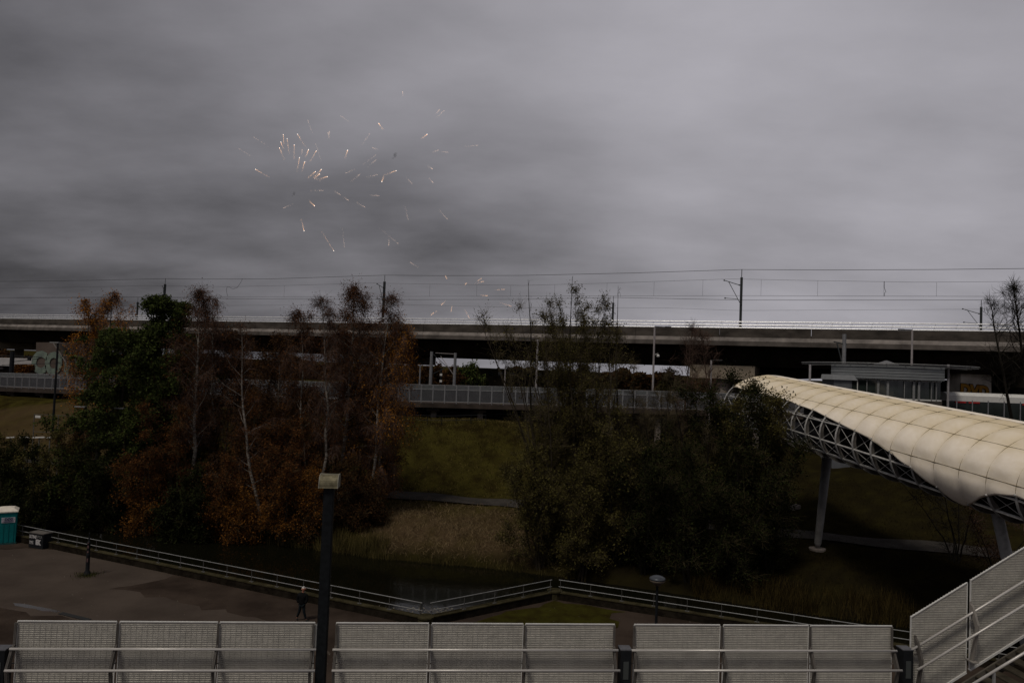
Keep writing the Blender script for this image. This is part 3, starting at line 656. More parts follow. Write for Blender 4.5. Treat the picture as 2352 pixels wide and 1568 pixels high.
wire('overhead_wire', [(-60, 647.5), (0, 646.5), (200, 644), (380, 640), (450, 641), (620, 640.5), (760, 636), (884, 632), (1000, 633), (1200, 632.5), (1450, 627), (1704, 619), (1900, 620), (2150, 619), (2420, 616)], F_N, 'topmost overhead wire running over the tops of the front masts', r=.032)
_, mw = wire('overhead_wire', [(-60, 663), (100, 661), (338, 655.8), (523, 658.5), (680, 655), (848, 650), (1000, 652.5), (1200, 655.5), (1400, 650), (1680, 640.5), (1850, 644), (2100, 648), (2420, 646)], F_N + 1.6, 'sagging messenger wire hung from the front mast arms', r=.018)
_, cw = wire('overhead_wire', [(-60, 683), (600, 681.5), (1200, 680), (1700, 679), (2420, 681)], F_N + 1.6, 'level contact wire below the sagging messenger wire', r=.020)
wire('overhead_wire', [(-60, 685), (317, 682.5), (520, 686), (900, 688), (1200, 687.5), (1409, 683), (1700, 689), (2254, 689), (2420, 691)], R_N, 'dark feeder wire over the rear masts', r=.034)
wire('overhead_wire', [(-60, 699), (300, 703), (900, 699), (1200, 706), (1530, 707), (1700, 713), (2254, 710), (2420, 706)], R_N + 1.2, 'faint lowest overhead wire of the rear track', r=.018)
# droppers
dr_x = [650, 800, 960, 1010, 1096, 1190, 1318, 1405, 1553, 1750, 1812, 1877, 2033, 2160, 2290]
NTH = ['leftmost', 'second from left', 'third from left', 'fourth from left', 'fifth from left', 'sixth from left', 'seventh from left', 'eighth from left', 'ninth from left', 'tenth from left', '11th from left', '12th from left', 'rightmost']
for dn, u in enumerate([653, 807, 987, 1095, 1173, 1274, 1394, 1502, 1614, 1748, 1878, 2030, 2151]):
    s_ = onv(u, F_N + 1.6, 665)
    def zi(P_, s_):
        ss = [((p - Vector((VP0.x, VP0.y, 0))).dot(VD), p.z) for p in P_]; ss.sort(); return float(np.interp(s_, [a for a, _ in ss], [b for _, b in ss]))
    q = MB(); q.tube([V(s_, F_N + 1.6, zi(cw, s_)), V(s_, F_N + 1.6, zi(mw, s_))], .014, 5); tag(q.build('dropper_wire', m_wire, base=V(s_, F_N + 1.6, VT)), NTH[dn] + ' thin upright dropper between the messenger wire and contact wire', 'wire', 'dropper wires between messenger and contact wire')
def loopw(pix, n_, lb):
    P_ = [at_y(u, v_, V(onv(u, n_, v_), n_, 0).y) for u, v_ in pix]; q = MB(); q.tube(P_, .03, 6); tag(q.build('jumper_cable', m_wire, base=P_[0]), lb, 'cable')
loopw([(557, 640), (553, 649), (545, 660), (535, 663.5), (526, 659), (522, 658), (520, 664), (521, 673), (523, 680)], F_N + 1, 'loose jumper cable looping from the top wire near the birch tops')
loopw([(1200, 687), (1197, 697), (1192, 709), (1186, 715), (1180, 716), (1176, 708)], R_N, 'loose jumper cable hanging beside the olive willow top')
loopw([(2031, 646), (2031, 660), (2033, 666), (2035, 670), (2032, 672), (2031, 680)], F_N + 1.6, 'jumper cable with a small loop right of the tall mast')

# ---------------------------------------------------------------- platform walkway with its fence
PT = [(-110, 125, 7.6), (0, 107, 7.9), (942, 87, 9.05), (1404, 86, 9.35), (1830, 84, 9.5), (2420, 76, 9.9)]
pp = []
for u, Y, z in PT:
    p = at_y(u, 880, Y); pp.append(Vector((p.x, Y, z)))
m_pl = mat('platform_beam', (0.055, 0.042, 0.035), .9, var=.5, scale=.6)
pw = thing('platform_walkway', (0, 90, 6), 'raised walkway on short concrete legs at the top of the embankment', 'walkway')
pf = thing('platform_fence', (0, 90, 9), 'long grey metal fence with upright bars along the raised walkway', 'fence')
m_bar = mat('fence_bars', (0.20, 0.20, 0.215), .5, .3, var=.2); m_pfr = mat('fence_frame', (0.36, 0.36, 0.37), .5, .3, var=.2); m_infill = mat('fence_glass', (0.10, 0.105, 0.11), .3, spec=.5, var=.2)
npan = 0; leg_i = 0
for a, b in zip(pp, pp[1:]):
    d = Vector((b.x - a.x, b.y - a.y, 0)); Ln = d.length; d.normalize(); sl = (b.z - a.z) / Ln; nb = Vector((-d.y, d.x, 0))
    n = max(1, round(Ln / 1.42)); wd = Ln / n
    q = MB(); q.prism([a + UP * 0.0 - nb * .1, a + nb * 5, a + nb * 5 - UP * .5, a - nb * .1 - UP * .5], b - a); q.build('deck', m_pl, pw)
    solid = a.x > 25
    for i in range(n + 1):
        c = a + d * (wd * i) + UP * sl * wd * i
        if i < n and npan < 99:
            npan += 1
            q = MB(); c1 = c + d * wd * .5 + UP * sl * wd * .5
            iw = wd - .12
            dd = (d + UP * sl).normalized()
            for h_ in (2.15, 1.62, 0.22): q.box(c1 + UP * h_, (iw, .04, .05), (dd, nb, UP))
            for e_ in (-.5, .5): q.box(c1 + d * (iw * e_) + UP * 1.185, (.045, .04, 1.97), (d, nb, UP))
            q.mi = 1; q.box(c1 + UP * 1.885 + nb * .004, (iw - .04, .012, .47), (dd, nb, UP)); q.mi = 2
            q.box(c1 + UP * .92 + nb * .05, (iw - .04, .01, 1.35), (dd, nb, UP)); q.mi = 3
            for k_ in range(9): q.box(c1 + d * ((k_ - 4) * iw / 10) + UP * .92 - nb * .006, (.035, .035, 1.35), (d, nb, UP))
            q.build('panel', [m_pfr, m_infill, mat('fence_back', (0.045, 0.045, 0.05), .7), m_bar], pf)
        if i % 1 == 0 and npan < 100:
            q = MB(); q.box(c + UP * .95 - nb * .03, (.09, .07, 2.5), (d, nb, UP)); q.prism([c - d * .05 - nb * .07 - UP * .3, c + d * .05 - nb * .07 - UP * .3, c - nb * .07 - UP * .58], nb * .05); q.build('post', m_bar, pf)
        leg_i += 1
        if leg_i % 4 == 2 and not solid:
            gz = ground_z(c.x, c.y + 1); q = MB(); q.box((c.x + nb.x * 1.2, c.y + nb.y * 1.2, (gz - 1 + c.z - .5) / 2), (.62, .7, c.z - .5 - gz + 1), (d, nb, UP)); q.build('leg', m_conc_m, pw)
            q = MB(); q.box(c + nb * 2.2 - UP * .72, (1.5, 3.6, .42), (d, nb, UP)); q.build('cross_beam', m_pl, pw)
    if not solid:
        q = MB(); q.bar(a + nb * 4.5 - UP * 1.3, b + nb * 4.5 - UP * 1.3, .05, .05); q.build('service_rail', m_steel, pw)
    q = MB(); zb = 3.0 if solid else 5.5
    q.prism([(a.x + nb.x * (1.0 if solid else 4.95), a.y + nb.y * (1.0 if solid else 4.95), zb), (b.x + nb.x * (1.0 if solid else 4.95), b.y + nb.y * (1.0 if solid else 4.95), zb), (b.x + nb.x * (1.0 if solid else 4.95), b.y + nb.y * (1.0 if solid else 4.95), b.z - .52), (a.x + nb.x * (1.0 if solid else 4.95), a.y + nb.y * (1.0 if solid else 4.95), a.z - .52)], nb * 0.3); q.build('back_wall', m_pl, pw)
# black low rail on the bank
lr = thing('bank_railing', at_y(1000, 965, 82), 'thin black railing on the grass below the raised walkway', 'railing')
pts = []
for u, v_ in ((790, 948), (830, 950), (870, 953), (910, 955), (949, 954), (982, 952), (1015, 956), (1048, 959), (1082, 960), (1116, 961)):
    Y = 83.0; p = at_y(u, v_, Y); gz = ground_z(p.x, Y); pts.append(Vector((p.x, Y, gz + .95)))
for p in pts:
    q = MB(); q.box(p - UP * .5, (.06, .06, 1.1)); q.build('post', m_black, lr)
for h_ in (0, -.5):
    q = MB(); q.tube([p + UP * h_ for p in pts], .03, 6); q.build('rail', m_black, lr)

# ---------------------------------------------------------------- round platform building
KY = 79.0; kc = at_y(2035, 880, KY + 8); kc.z = 9.6
kb = thing('platform_building', kc, 'curved grey metal-clad platform building with dark glazing and a thin ring canopy', 'building')
KR = 9.0; xl = at_y(1912, 850, KY + 1).x; xr = at_y(2158, 850, KY + 1).x
AC = -math.atan2(kc.x, kc.y); a0, a1 = AC - .66, AC + .66; print('KIOSK', xl, xr, kc, a0, a1)
zK = lambda v_: at_y(2035, v_, KY - 1).z
zt_, zb_ = zK(838), zK(871); zg = zK(917)
def K(a_, r_, z_): return Vector((kc.x + r_ * math.sin(a_), kc.y - r_ * math.cos(a_), z_))
def arcwall(q, r_, z0, z1, A0, A1, th=.08, n=24):
    for i in range(n):
        b0 = A0 + (A1 - A0) * i / n; b1 = A0 + (A1 - A0) * (i + 1) / n
        vs_ = [K(b_, rr, z_) for b_ in (b0, b1) for rr in (r_, r_ - th) for z_ in (z0, z1)]
        q.add(vs_, [(0, 4, 5, 1), (2, 3, 7, 6), (1, 5, 7, 3), (0, 2, 6, 4)] + ([(0, 1, 3, 2)] if i == 0 else []) + ([(4, 6, 7, 5)] if i == n - 1 else []))
q = MB(); hh = (zt_ - zb_) / 5
for i in range(5): arcwall(q, KR + .05 * (i % 2) * 0 , zb_ + hh * i + .05, zb_ + hh * (i + 1), a0, a1)
q.build('fascia', mat('fascia_cladding', (0.20, 0.21, 0.22), .5, .3, var=.15, scale=1), kb)
q = MB(); arcwall(q, KR - .06, zb_, zt_ + .02, a0, a1, .1); q.build('fascia_backing', m_black, kb)
q = MB(); arcwall(q, KR - .5, zg, zb_, a0 * .93, a1 * .97, .06); q.build('glazing', m_dglass, kb)
q = MB(); arcwall(q, KR - .3, 4, zg, a0, a1, .5); q.build('base', m_conc, kb)
q = MB(); arcwall(q, KR - .35, zg, zg + .14, a0 * .93, a1 * .97, .12); arcwall(q, KR - .35, zb_ - .1, zb_, a0 * .93, a1 * .97, .12); q.build('sill', m_white, kb)
for u in (1969, 1991, 2017, 2039, 2077, 2098, 2110, 2139, 2150):
    a_ = min(np.linspace(a0, a1, 400), key=lambda A_: abs(PW / 2 + FPX * (K(A_, KR - .36, 12) - CAM).dot(RGT) / (K(A_, KR - .36, 12) - CAM).dot(FWD) - u)); a_ = float(a_)
    wide = u in (2017, 2039, 2098, 2110)
    q = MB(); q.box(K(a_, KR - .36, (zg + zb_) / 2), (.22 if wide else .08, .1, zb_ - zg), (Vector((math.cos(a_), math.sin(a_), 0)), Vector((-math.sin(a_), math.cos(a_), 0)), UP)); q.build('mullion', m_steel if u > 1980 else m_white, kb)
q = MB()
for u, v_, w_, h_ in ((2060, 906, .9, .45), (2105, 908, .5, .5), (2145, 905, .5, .4)):
    p = at_y(u, v_, KY + 1.2); q.box(p, (w_, .08, h_))
q.build('pale_window_patch', mat('pale_pane', (0.17, 0.19, 0.18), .6, var=.3), kb)  # small pale flat pieces at the glazing
# annex at the left
q = MB(); pa, pb = at_y(1914, 875, KY + .2), at_y(1962, 875, KY + .2); zc0, zc1 = zK(864), zK(876)
q.prism([(pa.x, KY + .2, zc0), (pb.x, KY + .2, zc0), (pb.x + .35, KY + .2, zc1), (pa.x - .1, KY + .2, zc1)], (0, 3, 0)); q.build('annex_hood', mat('hood_metal', (.34, .35, .36), .5, .3, var=.15), kb)
q = MB(); q.box(((pa.x + pb.x) / 2, KY + 1.9, (zc1 + 4) / 2), (pb.x - pa.x - .3, 3, zc1 - 4)); q.build('annex', m_grey, kb)
# canopy rings
q = MB()
zc = at_y(2035, 833, KY - 3).z
for i, (rx, ry, dz) in enumerate(((9.3, 9.3, 0), (9.2, 9.2, -.16), (8.9, 8.9, -.20), (8.5, 8.5, -.24), (8.1, 8.1, -.28))):
    q.tube([(kc.x + rx * math.sin(a_), kc.y - ry * math.cos(a_), zc + dz) for a_ in np.linspace(AC - 1.5, AC + 1.5, 40)], .055 if i < 2 else .04, 6)
q.build('canopy_ring', m_steel, kb)
q = MB()
for a_ in np.linspace(AC - 1.4, AC + 1.4, 15): q.bar((kc.x + 9.2 * math.sin(a_), kc.y - 9.2 * math.cos(a_), zc - .1), (kc.x + 6.5 * math.sin(a_), kc.y - 6.5 * math.cos(a_), zc - .30), .05, .12)
q.build('canopy_strut', m_mast, kb)
q = MB(); q.lathe((kc.x, kc.y, zt_ - .02), [(7.6, 0), (5, .12), (1.4, .22), (1.3, .35), (.9, .45), (.1, .75)], 40); q.build('roof', mat('roof_metal', (.16, .16, .17), .6, .3, var=.2), kb)
for u in (1860, 2178):
    p = at_y(u, 870, KY + 2); q = MB(); q.tube([(p.x, p.y, 8.5), (p.x, p.y, at_y(u, 837, KY + 2).z)], .12, 8); q.build('canopy_post', mat('canopy_post_paint', (.34, .32, .33), .5, var=.2), kb)
# ---------------------------------------------------------------- masts and lamps on the platform and the grass
def poledist(name, u, v0, v1, Y, r, lb, cat, m_, extra=None, group=None):
    p0 = at_y(u, v1, Y); p1 = at_y(u, v0, Y); t = thing(name, (p0.x, Y, p0.z), lb, cat, group)
    zb = p0.z if p0.z < 8 else min(p0.z, 8.0); q = MB(); q.tube([(p0.x, Y, zb), (p0.x, Y, p1.z)], [r * 1.15, r], 8); q.build('pole', m_, t)
    if extra: extra(t, Vector((p0.x, Y, p1.z)))
    return t
m_pole = mat('pole_grey', (.20, .20, .21), .5, .3, var=.25); m_polel = mat('pole_pale', (.32, .29, .29), .5, .2, var=.25)
def lamparm(sgn, ln=1.4, m_=None):
    def f(t, p):
        q = MB(); q.box(p + Vector((sgn * ln / 2, 0, 0.02)), (ln, .16, .09)); q.box(p + Vector((sgn * (ln - .35), 0, .04)), (.7, .26, .10)); q.build('lamp_head', m_ or m_mast, t)
    return f
def lp2(t, p):
    lamparm(1, 1.9)(t, p); q = MB(); q.ball(p + Vector((.5, 0, -3.4)), .18, 10, 6); q.bar(p + Vector((0, 0, -3.3)), p + Vector((.5, 0, -3.1)), .06, .06); q.build('dome_camera', m_white, t)
poledist('platform_lamp', 1499.5, 750, 888, 86.5, .11, 'tall grey platform lamp with a white dome camera right of the willow', 'lamp', m_polel, lp2)
poledist('platform_lamp', 1231, 779, 895, 88, .13, 'grey lamp pole rising behind the multi-stemmed willow', 'lamp', m_polel, lamparm(-1, 2.2), 'platform lamps')
poledist('platform_lamp', 1632, 827, 890, 82, .10, 'short lamp post in front of the concrete pier head', 'lamp', m_polel, lamparm(1, 1.2))
poledist('platform_lamp', 1159, 844, 890, 92, .07, 'small pale lamp post before the beige houses', 'lamp', m_polel, lamparm(1, .9))
poledist('platform_lamp', 2094, 758, 834, 90, .12, 'pale lamp pole standing behind the curved platform building roof', 'lamp', m_polel, lamparm(-1, 1.7))
def brace(t, p):
    q = MB(); q.bar(p + Vector((-.9, 0, -1.2)), p + Vector((0.05, 0, -4.6)), .12, .12); q.bar(p + Vector((-1.3, 0, -1.0)), p + Vector((.3, 0, -1.3)), .14, .14); q.build('cantilever', m_mast, t)
poledist('catenary_mast', 1938, 767, 836, 92, .24, 'thick grey catenary mast with a dark strut behind the platform building', 'mast', m_pole, brace)
for u, v0, lb, r in ((963.5, 838, 'thin grey catenary mast, leftmost of those above the walkway fence', .10), (988.5, 807, 'thick grey catenary mast left of the striped signal post', .20), (1043, 810, 'thick grey catenary mast with a long arm right of the striped signal post', .18)):
    def arm(t, p, u=u):
        if u < 970: return
        s = -1 if u > 1000 else 1
        q = MB(); q.bar(p + Vector((0, 0, -.15)), p + Vector((s * 2.6, .2, -.1)) if s < 0 else p + Vector((s * 2.4, 0, -2.2)), .07, .07); q.bar(p + Vector((0, 0, -3.0)), p + Vector((s * 1.9, 0, -.5 if s < 0 else -2.0)), .07, .07); q.build('cantilever', m_mast if s > 0 else m_polel, t)
    poledist('catenary_mast', u, v0, 886, 96, r, lb, 'mast', m_pole, arm, 'catenary masts beyond the walkway fence')
def stripes(t, p):
    q = MB()
    for k_ in range(4): q.box(p - UP * (2.8 + k_ * .84), (.30, .30, .28))
    q.build('white_band', m_white, t)
poledist('signal_post', 1012, 846, 886, 97, .13, 'black and white banded signal post behind the walkway fence', 'post', m_black, lambda t, p: stripes(t, p + UP * 2.0))
poledist('catenary_mast', 24, 805, 886, 112, .30, 'dark catenary mast with tangled arms at the left edge under the viaduct', 'mast', m_black, lambda t, p: (lambda q: (q.tube([p + Vector((-2.4, 0, -.8)), p + Vector((4.4, 0, -.8))], .05, 5), q.tube([p + Vector((0, 0, -1.7)), p + Vector((4.2, 0, -1.0))], .05, 5), q.tube([p + Vector((-1.5, 0, -2.2)), p + Vector((7.5, 0, -1.6))], .04, 5), q.box(p + Vector((2.6, 0, -1.1)), (.4, .3, .6)), q.build('cantilever', m_black, t)))(MB()))
# tall lamps on the left grass
def headl(t, p):
    q = MB(); q.box(p + Vector((-.35, 0, 0)), (1.0, .35, .12)); q.build('lamp_head', m_steel, t)
zg_ = 3.0
tL = poledist('street_lamp', 121, 786, 990, 84, .11, 'tall thin black street lamp on the grass at left', 'lamp', m_black, headl)
p = at_y(228, 958, 66)
t = thing('twin_street_lamp', (p.x, 66, ground_z(p.x, 66)), 'dark twin-armed street lamp among the bushes at left', 'lamp')
q = MB(); q.tube([(p.x, 66, ground_z(p.x, 66)), (p.x, 66, p.z)], [.17, .13], 8); q.build('pole', m_black, t)
for s in (-1, 1):
    q = MB(); e = p + Vector((s * 1.35, 0, .75)); q.bar(p, e, .12, .12); q.build('arm', m_black, t); q = MB(); q.box(e + Vector((s * .35, 0, .12)), (.95, .36, .10)); q.build('lamp_head', m_steel, t)
# mesh sports fence and white rail fence at the left
t = thing('ball_fence', at_y(110, 970, 86), 'tall thin mesh fence panel with a small white sign on the left grass', 'fence')
a, b = at_y(79, 951, 86), at_y(190, 956, 86); gz = ground_z(a.x, 86)
for p in (a, a.lerp(b, .5), b):
    q = MB(); q.box(((p.x), 86, (gz - 1 + p.z) / 2), (.07, .07, p.z - gz + 1)); q.build('post', m_railpost, t)
for h_ in (0, -2.0):
    q = MB(); q.tube([a + UP * h_, b + UP * h_], .03, 6); q.build('rail', m_railpost, t)
q = MB(); q.box(at_y(87, 956.5, 85.9), (.6, .03, .28)); q.build('sign', m_white, t)
t = thing('white_barrier', at_y(75, 1006, 78), 'low broken white barrier beams showing above the bushes at the left edge', 'barrier')
for u0, u1 in ((15, 33), (46, 68), (75, 103), (108, 119), (128, 140)):
    a_, b_ = at_y(u0, 1004.5, 78), at_y(u1, 1003.5, 78); q = MB(); q.bar(a_, b_, .12, .13); q.build('beam', m_white, t)
    q = MB(); gz = ground_z(a_.x, 78); m_ = (a_ + b_) / 2; q.box((m_.x, 78.1, (gz + m_.z) / 2), (.1, .08, abs(m_.z - gz) + .1)); q.build('post', m_railpost, t)
p = at_y(1823, 1116, 68); t = thing('concrete_block', p, 'small pale concrete slab lying on the dark slope left of the far bridge column', 'slab')
q = MB(); q.box(Vector((p.x, 68, ground_z(p.x, 68) + .12)), (1.1, .8, .3), (Vector((.95, .2, .22)).normalized(), Vector((-.2, .97, 0)).normalized(), UP)); q.build('slab', m_conc_m, t)
# ---------------------------------------------------------------- abutment with graffiti, shelter, distant houses
AY = 122.0
def quadslab(name, pix, Y, th, m_, parent):
    q = MB(); q.prism([at_y(u, v_, Y) for u, v_ in pix], (0, th, 0)); return q.build(name, m_, parent)
ab = thing('viaduct_abutment', (at_y(140, 880, AY).x, AY, 7), 'brown concrete abutment with pale bubble graffiti under the left end of the viaduct', 'abutment')
quadslab('wall', [(83, 786), (215, 786), (215, 900), (160, 900), (83, 900)], AY, 4, mat('abutment_concrete', (.105, .08, .068), .9, var=.3, scale=.3), ab)
m_g1 = mat('spray_pale', (.17, .21, .17), .8, col2=(.10, .12, .11), scale=1.5)
zc_ = at_y(130, 837, AY - .1)
text('graffiti', 'COTS', m_g1, ab, zc_, (1, 0, -.03), (0.03, 0, 1), 4.6, .02, bold=.30, spacing=.92, sx_=.72)
sb = thing('sloping_brace', (at_y(135, 850, AY - 2).x, AY - 2, 7), 'pair of dark sloping concrete braces beside the graffiti wall', 'brace')
quadslab('brace', [(122, 788), (135, 788), (180, 855), (168, 858)], AY - 2, 1.2, m_conc, sb); quadslab('brace', [(148, 788), (162, 788), (205, 850), (192, 854)], AY - 2, 1.2, m_conc, sb)
quadslab('brace_edge', [(121, 788), (123.5, 788), (166, 852), (163.5, 853)], AY - 2.05, .04, m_conc_l, sb)
sh = thing('track_shelter', (at_y(60, 860, 126).x, 126, 7), 'low building with a pale flat roof edge and dark openings at the left edge', 'building')
quadslab('roof', [(-60, 820), (82, 824), (87, 839), (92, 842), (-60, 838)], 126, 6, mat('shelter_roof', (.42, .40, .39), .7, var=.3, scale=.6), sh)
quadslab('wall', [(-60, 838), (90, 842), (90, 900), (-60, 900)], 127, 5, m_under, sh)
for u0, u1 in ((-8, 6), (24, 34), (44, 54), (60, 68), (76, 90)): quadslab('beam_end', [(u0, 843), (u1, 843), (u1, 847.5), (u0, 847.5)], 126.5, .4, m_conc_l, sh)
quadslab('graffiti_panel', [(58, 860), (83, 860), (83, 880), (58, 880)], 126.8, .1, mat('graffiti_panel_paint', (.12, .11, .10), .8, var=.6, scale=1.2), sh)
hs = thing('flat_roofed_house', (at_y(1170, 880, 150).x, 150, 7), 'row of flat-roofed beige houses with small dark windows seen under the viaduct', 'house')
m_hw = mat('house_render', (.155, .125, .088), .9, var=.25, scale=.4)
quadslab('wall', [(1098, 846.5), (1300, 853), (1300, 905), (1098, 905)], 150, 8, m_hw, hs)
for u in (1128, 1149, 1176, 1215, 1240, 1268): quadslab('window', [(u - 5, 853 + (u - 1100) * .03), (u + 5, 853.4 + (u - 1100) * .03), (u + 5, 862 + (u - 1100) * .03), (u - 5, 862 + (u - 1100) * .03)], 149.9, .06, m_dglass, hs)
quadslab('roof_edge', [(1098, 845), (1300, 851.5), (1300, 853.2), (1098, 846.8)], 149.8, 8.3, m_conc_m, hs)
quadslab('roof_light', [(1140, 846), (1146, 842), (1150, 846)], 151, 2, m_dglass, hs); quadslab('roof_light', [(1162, 847), (1168, 840.5), (1177, 847.5)], 151, 2, m_dglass, hs)
# pier block with orange graffiti at the right
gp = thing('graffiti_pier', (at_y(2241, 890, 98).x, 98, 7), 'pale concrete pier block with orange bubble graffiti behind the white train roof', 'pier')
quadslab('block', [(2207, 857), (2277, 860), (2277, 925), (2207, 925)], 98, 3, mat('pier_block_concrete', (.60, .54, .48), .9, var=.35, scale=.6), gp)
gpos = at_y(2238, 893.5, 97.9)
gpos = gpos - UP * .25
text('graffiti_outline', 'DVD', m_black, gp, gpos, (1, 0, -.05), (.05, 0, 1), 1.9, .015, bold=.20, spacing=.98, sx_=.95)
text('graffiti', 'DVD', mat('spray_orange', (.38, .20, .03), .7, col2=(.30, .13, .02), scale=1), gp, gpos + Vector((0, -.06, 0)), (1, 0, -.05), (.05, 0, 1), 1.9, .015, bold=.11, spacing=1.0, sx_=.94)
# second, lower girder closing the view at the right
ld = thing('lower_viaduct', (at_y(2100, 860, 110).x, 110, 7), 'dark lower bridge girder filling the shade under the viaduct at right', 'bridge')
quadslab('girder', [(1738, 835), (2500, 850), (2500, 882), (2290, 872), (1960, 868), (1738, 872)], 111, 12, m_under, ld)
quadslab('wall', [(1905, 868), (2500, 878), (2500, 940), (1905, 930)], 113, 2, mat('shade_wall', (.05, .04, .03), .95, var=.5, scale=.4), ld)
quadslab('edge_band', [(2285, 866), (2500, 872), (2500, 880), (2285, 874)], 110.6, .3, m_conc, ld)
# low white-roofed train
tr = thing('metro_train', (at_y(2260, 910, 88).x, 88, 8), 'low train with a white rounded roof behind the grey platform fence at right', 'train')
za = at_y(2260, 903, 88).z; x0, x1 = at_y(2160, 905, 88).x, at_y(2352, 905, 88).x + 26
q = MB(); pr = [(-1.3, -1.0), (-1.3, -.35), (-1.05, -.1), (-.6, .02), (.6, .02), (1.05, -.1), (1.3, -.35), (1.3, -1.0)]
q.prism([(x0, 88 + a_, za + b_) for a_, b_ in pr], (x1 - x0, 0, 0)); q.build('roof', m_white, tr)
q = MB(); q.prism([(x0 + .1, 88 + a_ * .98, za + b_) for a_, b_ in [(-1.3, -3.4), (-1.3, -1.003), (1.3, -1.003), (1.3, -3.4)]], (x1 - x0 - .2, 0, 0)); q.build('body', m_dglass, tr)
q = MB()
for k_ in (.6, 2.2, 8.5, 14.0, 20): q.box((x0 + k_ + 1, 86.67, za - 1.12), (1.3, .04, .16))
q.build('red_band', mat('red_paint', (.35, .02, .02), .5), tr)
# ---------------------------------------------------------------- plaza things
# portable toilet
p = at_z(20, 1250, 0); t = thing('portable_toilet', (p.x - .5, p.y + .6, 0), 'teal portable toilet with a cream roof at the left frame edge', 'portable toilet')
dx = Vector((.86, .51, 0)).normalized(); dy = Vector((-.51, .86, 0)).normalized()
rt = at_z(35.5, 1248, 0); wd_ = 1.25; c = rt - dx * (wd_ / 2) + dy * (wd_ / 2); h_ = 2.12
m_teal = mat('teal_plastic', (.004, .13, .135), .5, var=.25, scale=1.5, bump=.1)
q = MB(); q.box(c + UP * (h_ / 2 + .08), (wd_, wd_, h_), (dx, dy, UP)); q.build('cabin', m_teal, t, bev=.03)
q = MB(); q.box(c + UP * .05, (wd_ + .08, wd_ + .08, .1), (dx, dy, UP)); q.build('skid', mat('skid', (.02, .06, .06), .7), t)
q = MB(); b_ = c + UP * (h_ + .08); e = (wd_ + .12) / 2
q.add([b_ + dx * i * e * k_ + dy * j * e * k_ + UP * z_ for k_, z_ in ((1, 0), (1, .07), (.62, .26), (.3, .31)) for i, j in ((-1, -1), (1, -1), (1, 1), (-1, 1))],
      [(3, 2, 1, 0), (12, 13, 14, 15)] + [(l_ * 4 + i, l_ * 4 + (i + 1) % 4, l_ * 4 + 4 + (i + 1) % 4, l_ * 4 + 4 + i) for l_ in range(3) for i in range(4)])
q.build('roof', mat('cream_plastic', (.62, .56, .48), .6, var=.15), t)
fr = c - dy * (wd_ / 2 + .012)
for s in (-.45, -.15, .15, .45):
    q = MB(); q.box(fr + dx * s * 1.0 + UP * (h_ * .36), (.05, .024, h_ * .58), (dx, dy, UP)); q.build('moulded_rib', m_teal, t)
sg = MB(); so_ = fr + dx * .13 + UP * 1.68; sg.box(so_ - dy * .01, (.80, .02, .36), (dx, dy, UP)); sgn = sg.build('sign', mat('sign_grey', (.40, .37, .40), .5), t)
text('lettering', 'DIXI', mat('sign_ink', (.01, .02, .07), .5), t, so_ - dy * .03 + UP * .05, dx, UP, .23, .004, bold=.008, shear=.15, sx_=1.05)
q = MB(); q.box(so_ - dy * .024 - UP * .10, (.66, .006, .025), (dx, dy, UP)); q.box(so_ - dy * .024 - UP * .135, (.50, .006, .018), (dx, dy, UP)); q.build('sign_small_print', mat('sign_ink', (.01, .02, .07)), t)
q = MB(); k = 24
ring_ = [so_ - dy * .022 + UP * .05 + dx * .34 * math.cos(2 * math.pi * i / k) + UP * .115 * math.sin(2 * math.pi * i / k) for i in range(k + 1)]; q.tube(ring_, .008, 4); q.build('sign_oval', mat('sign_blue', (.05, .09, .12)), t)
# graffiti box
p = at_z(85, 1259, 0); t = thing('cable_cabinet', (p.x, p.y, 0), 'low black street cabinet covered in white graffiti beside the portable toilet', 'cabinet')
la, lb_ = at_z(66, 1252, 0), at_z(106, 1258, 0)
d1 = Vector((lb_.x - la.x, -.55, 0)).normalized(); d2 = Vector((-d1.y, d1.x, 0)); W_ = 1.35; c = Vector((p.x, p.y + .35, 0))
q = MB(); q.box(c + UP * .50, (W_, .7, 1.0), (d1, d2, UP)); q.build('body', m_black, t, bev=.015)
q = MB(); q.box(c + UP * 1.02, (W_ + .06, .76, .05), (d1, d2, UP)); q.build('lid', mat('cabinet_lid', (.11, .10, .09), .7, var=.4), t)
f_ = c - d2 * .362; m_gw = mat('spray_white', (.42, .40, .40), .8, var=.3, scale=9)
text('graffiti', 'ULTRAS', m_gw, t, f_ - d1 * .30 + UP * .76, d1, UP, .30, .004, bold=.012, sx_=.62, shear=.1); text('graffiti', 'XXX', m_gw, t, f_ - d1 * .40 + UP * .36, d1, UP, .30, .004, bold=.004, sx_=.6)
text('graffiti', 'EK', m_gw, t, f_ + d1 * .22 + UP * .42, d1, UP, .44, .004, bold=.035, sx_=.85)
text('graffiti', 'AFCA', mat('spray_faint', (.10, .10, .10), .8), t, f_ + d1 * .30 + UP * .80, d1, UP, .22, .004, bold=.01)
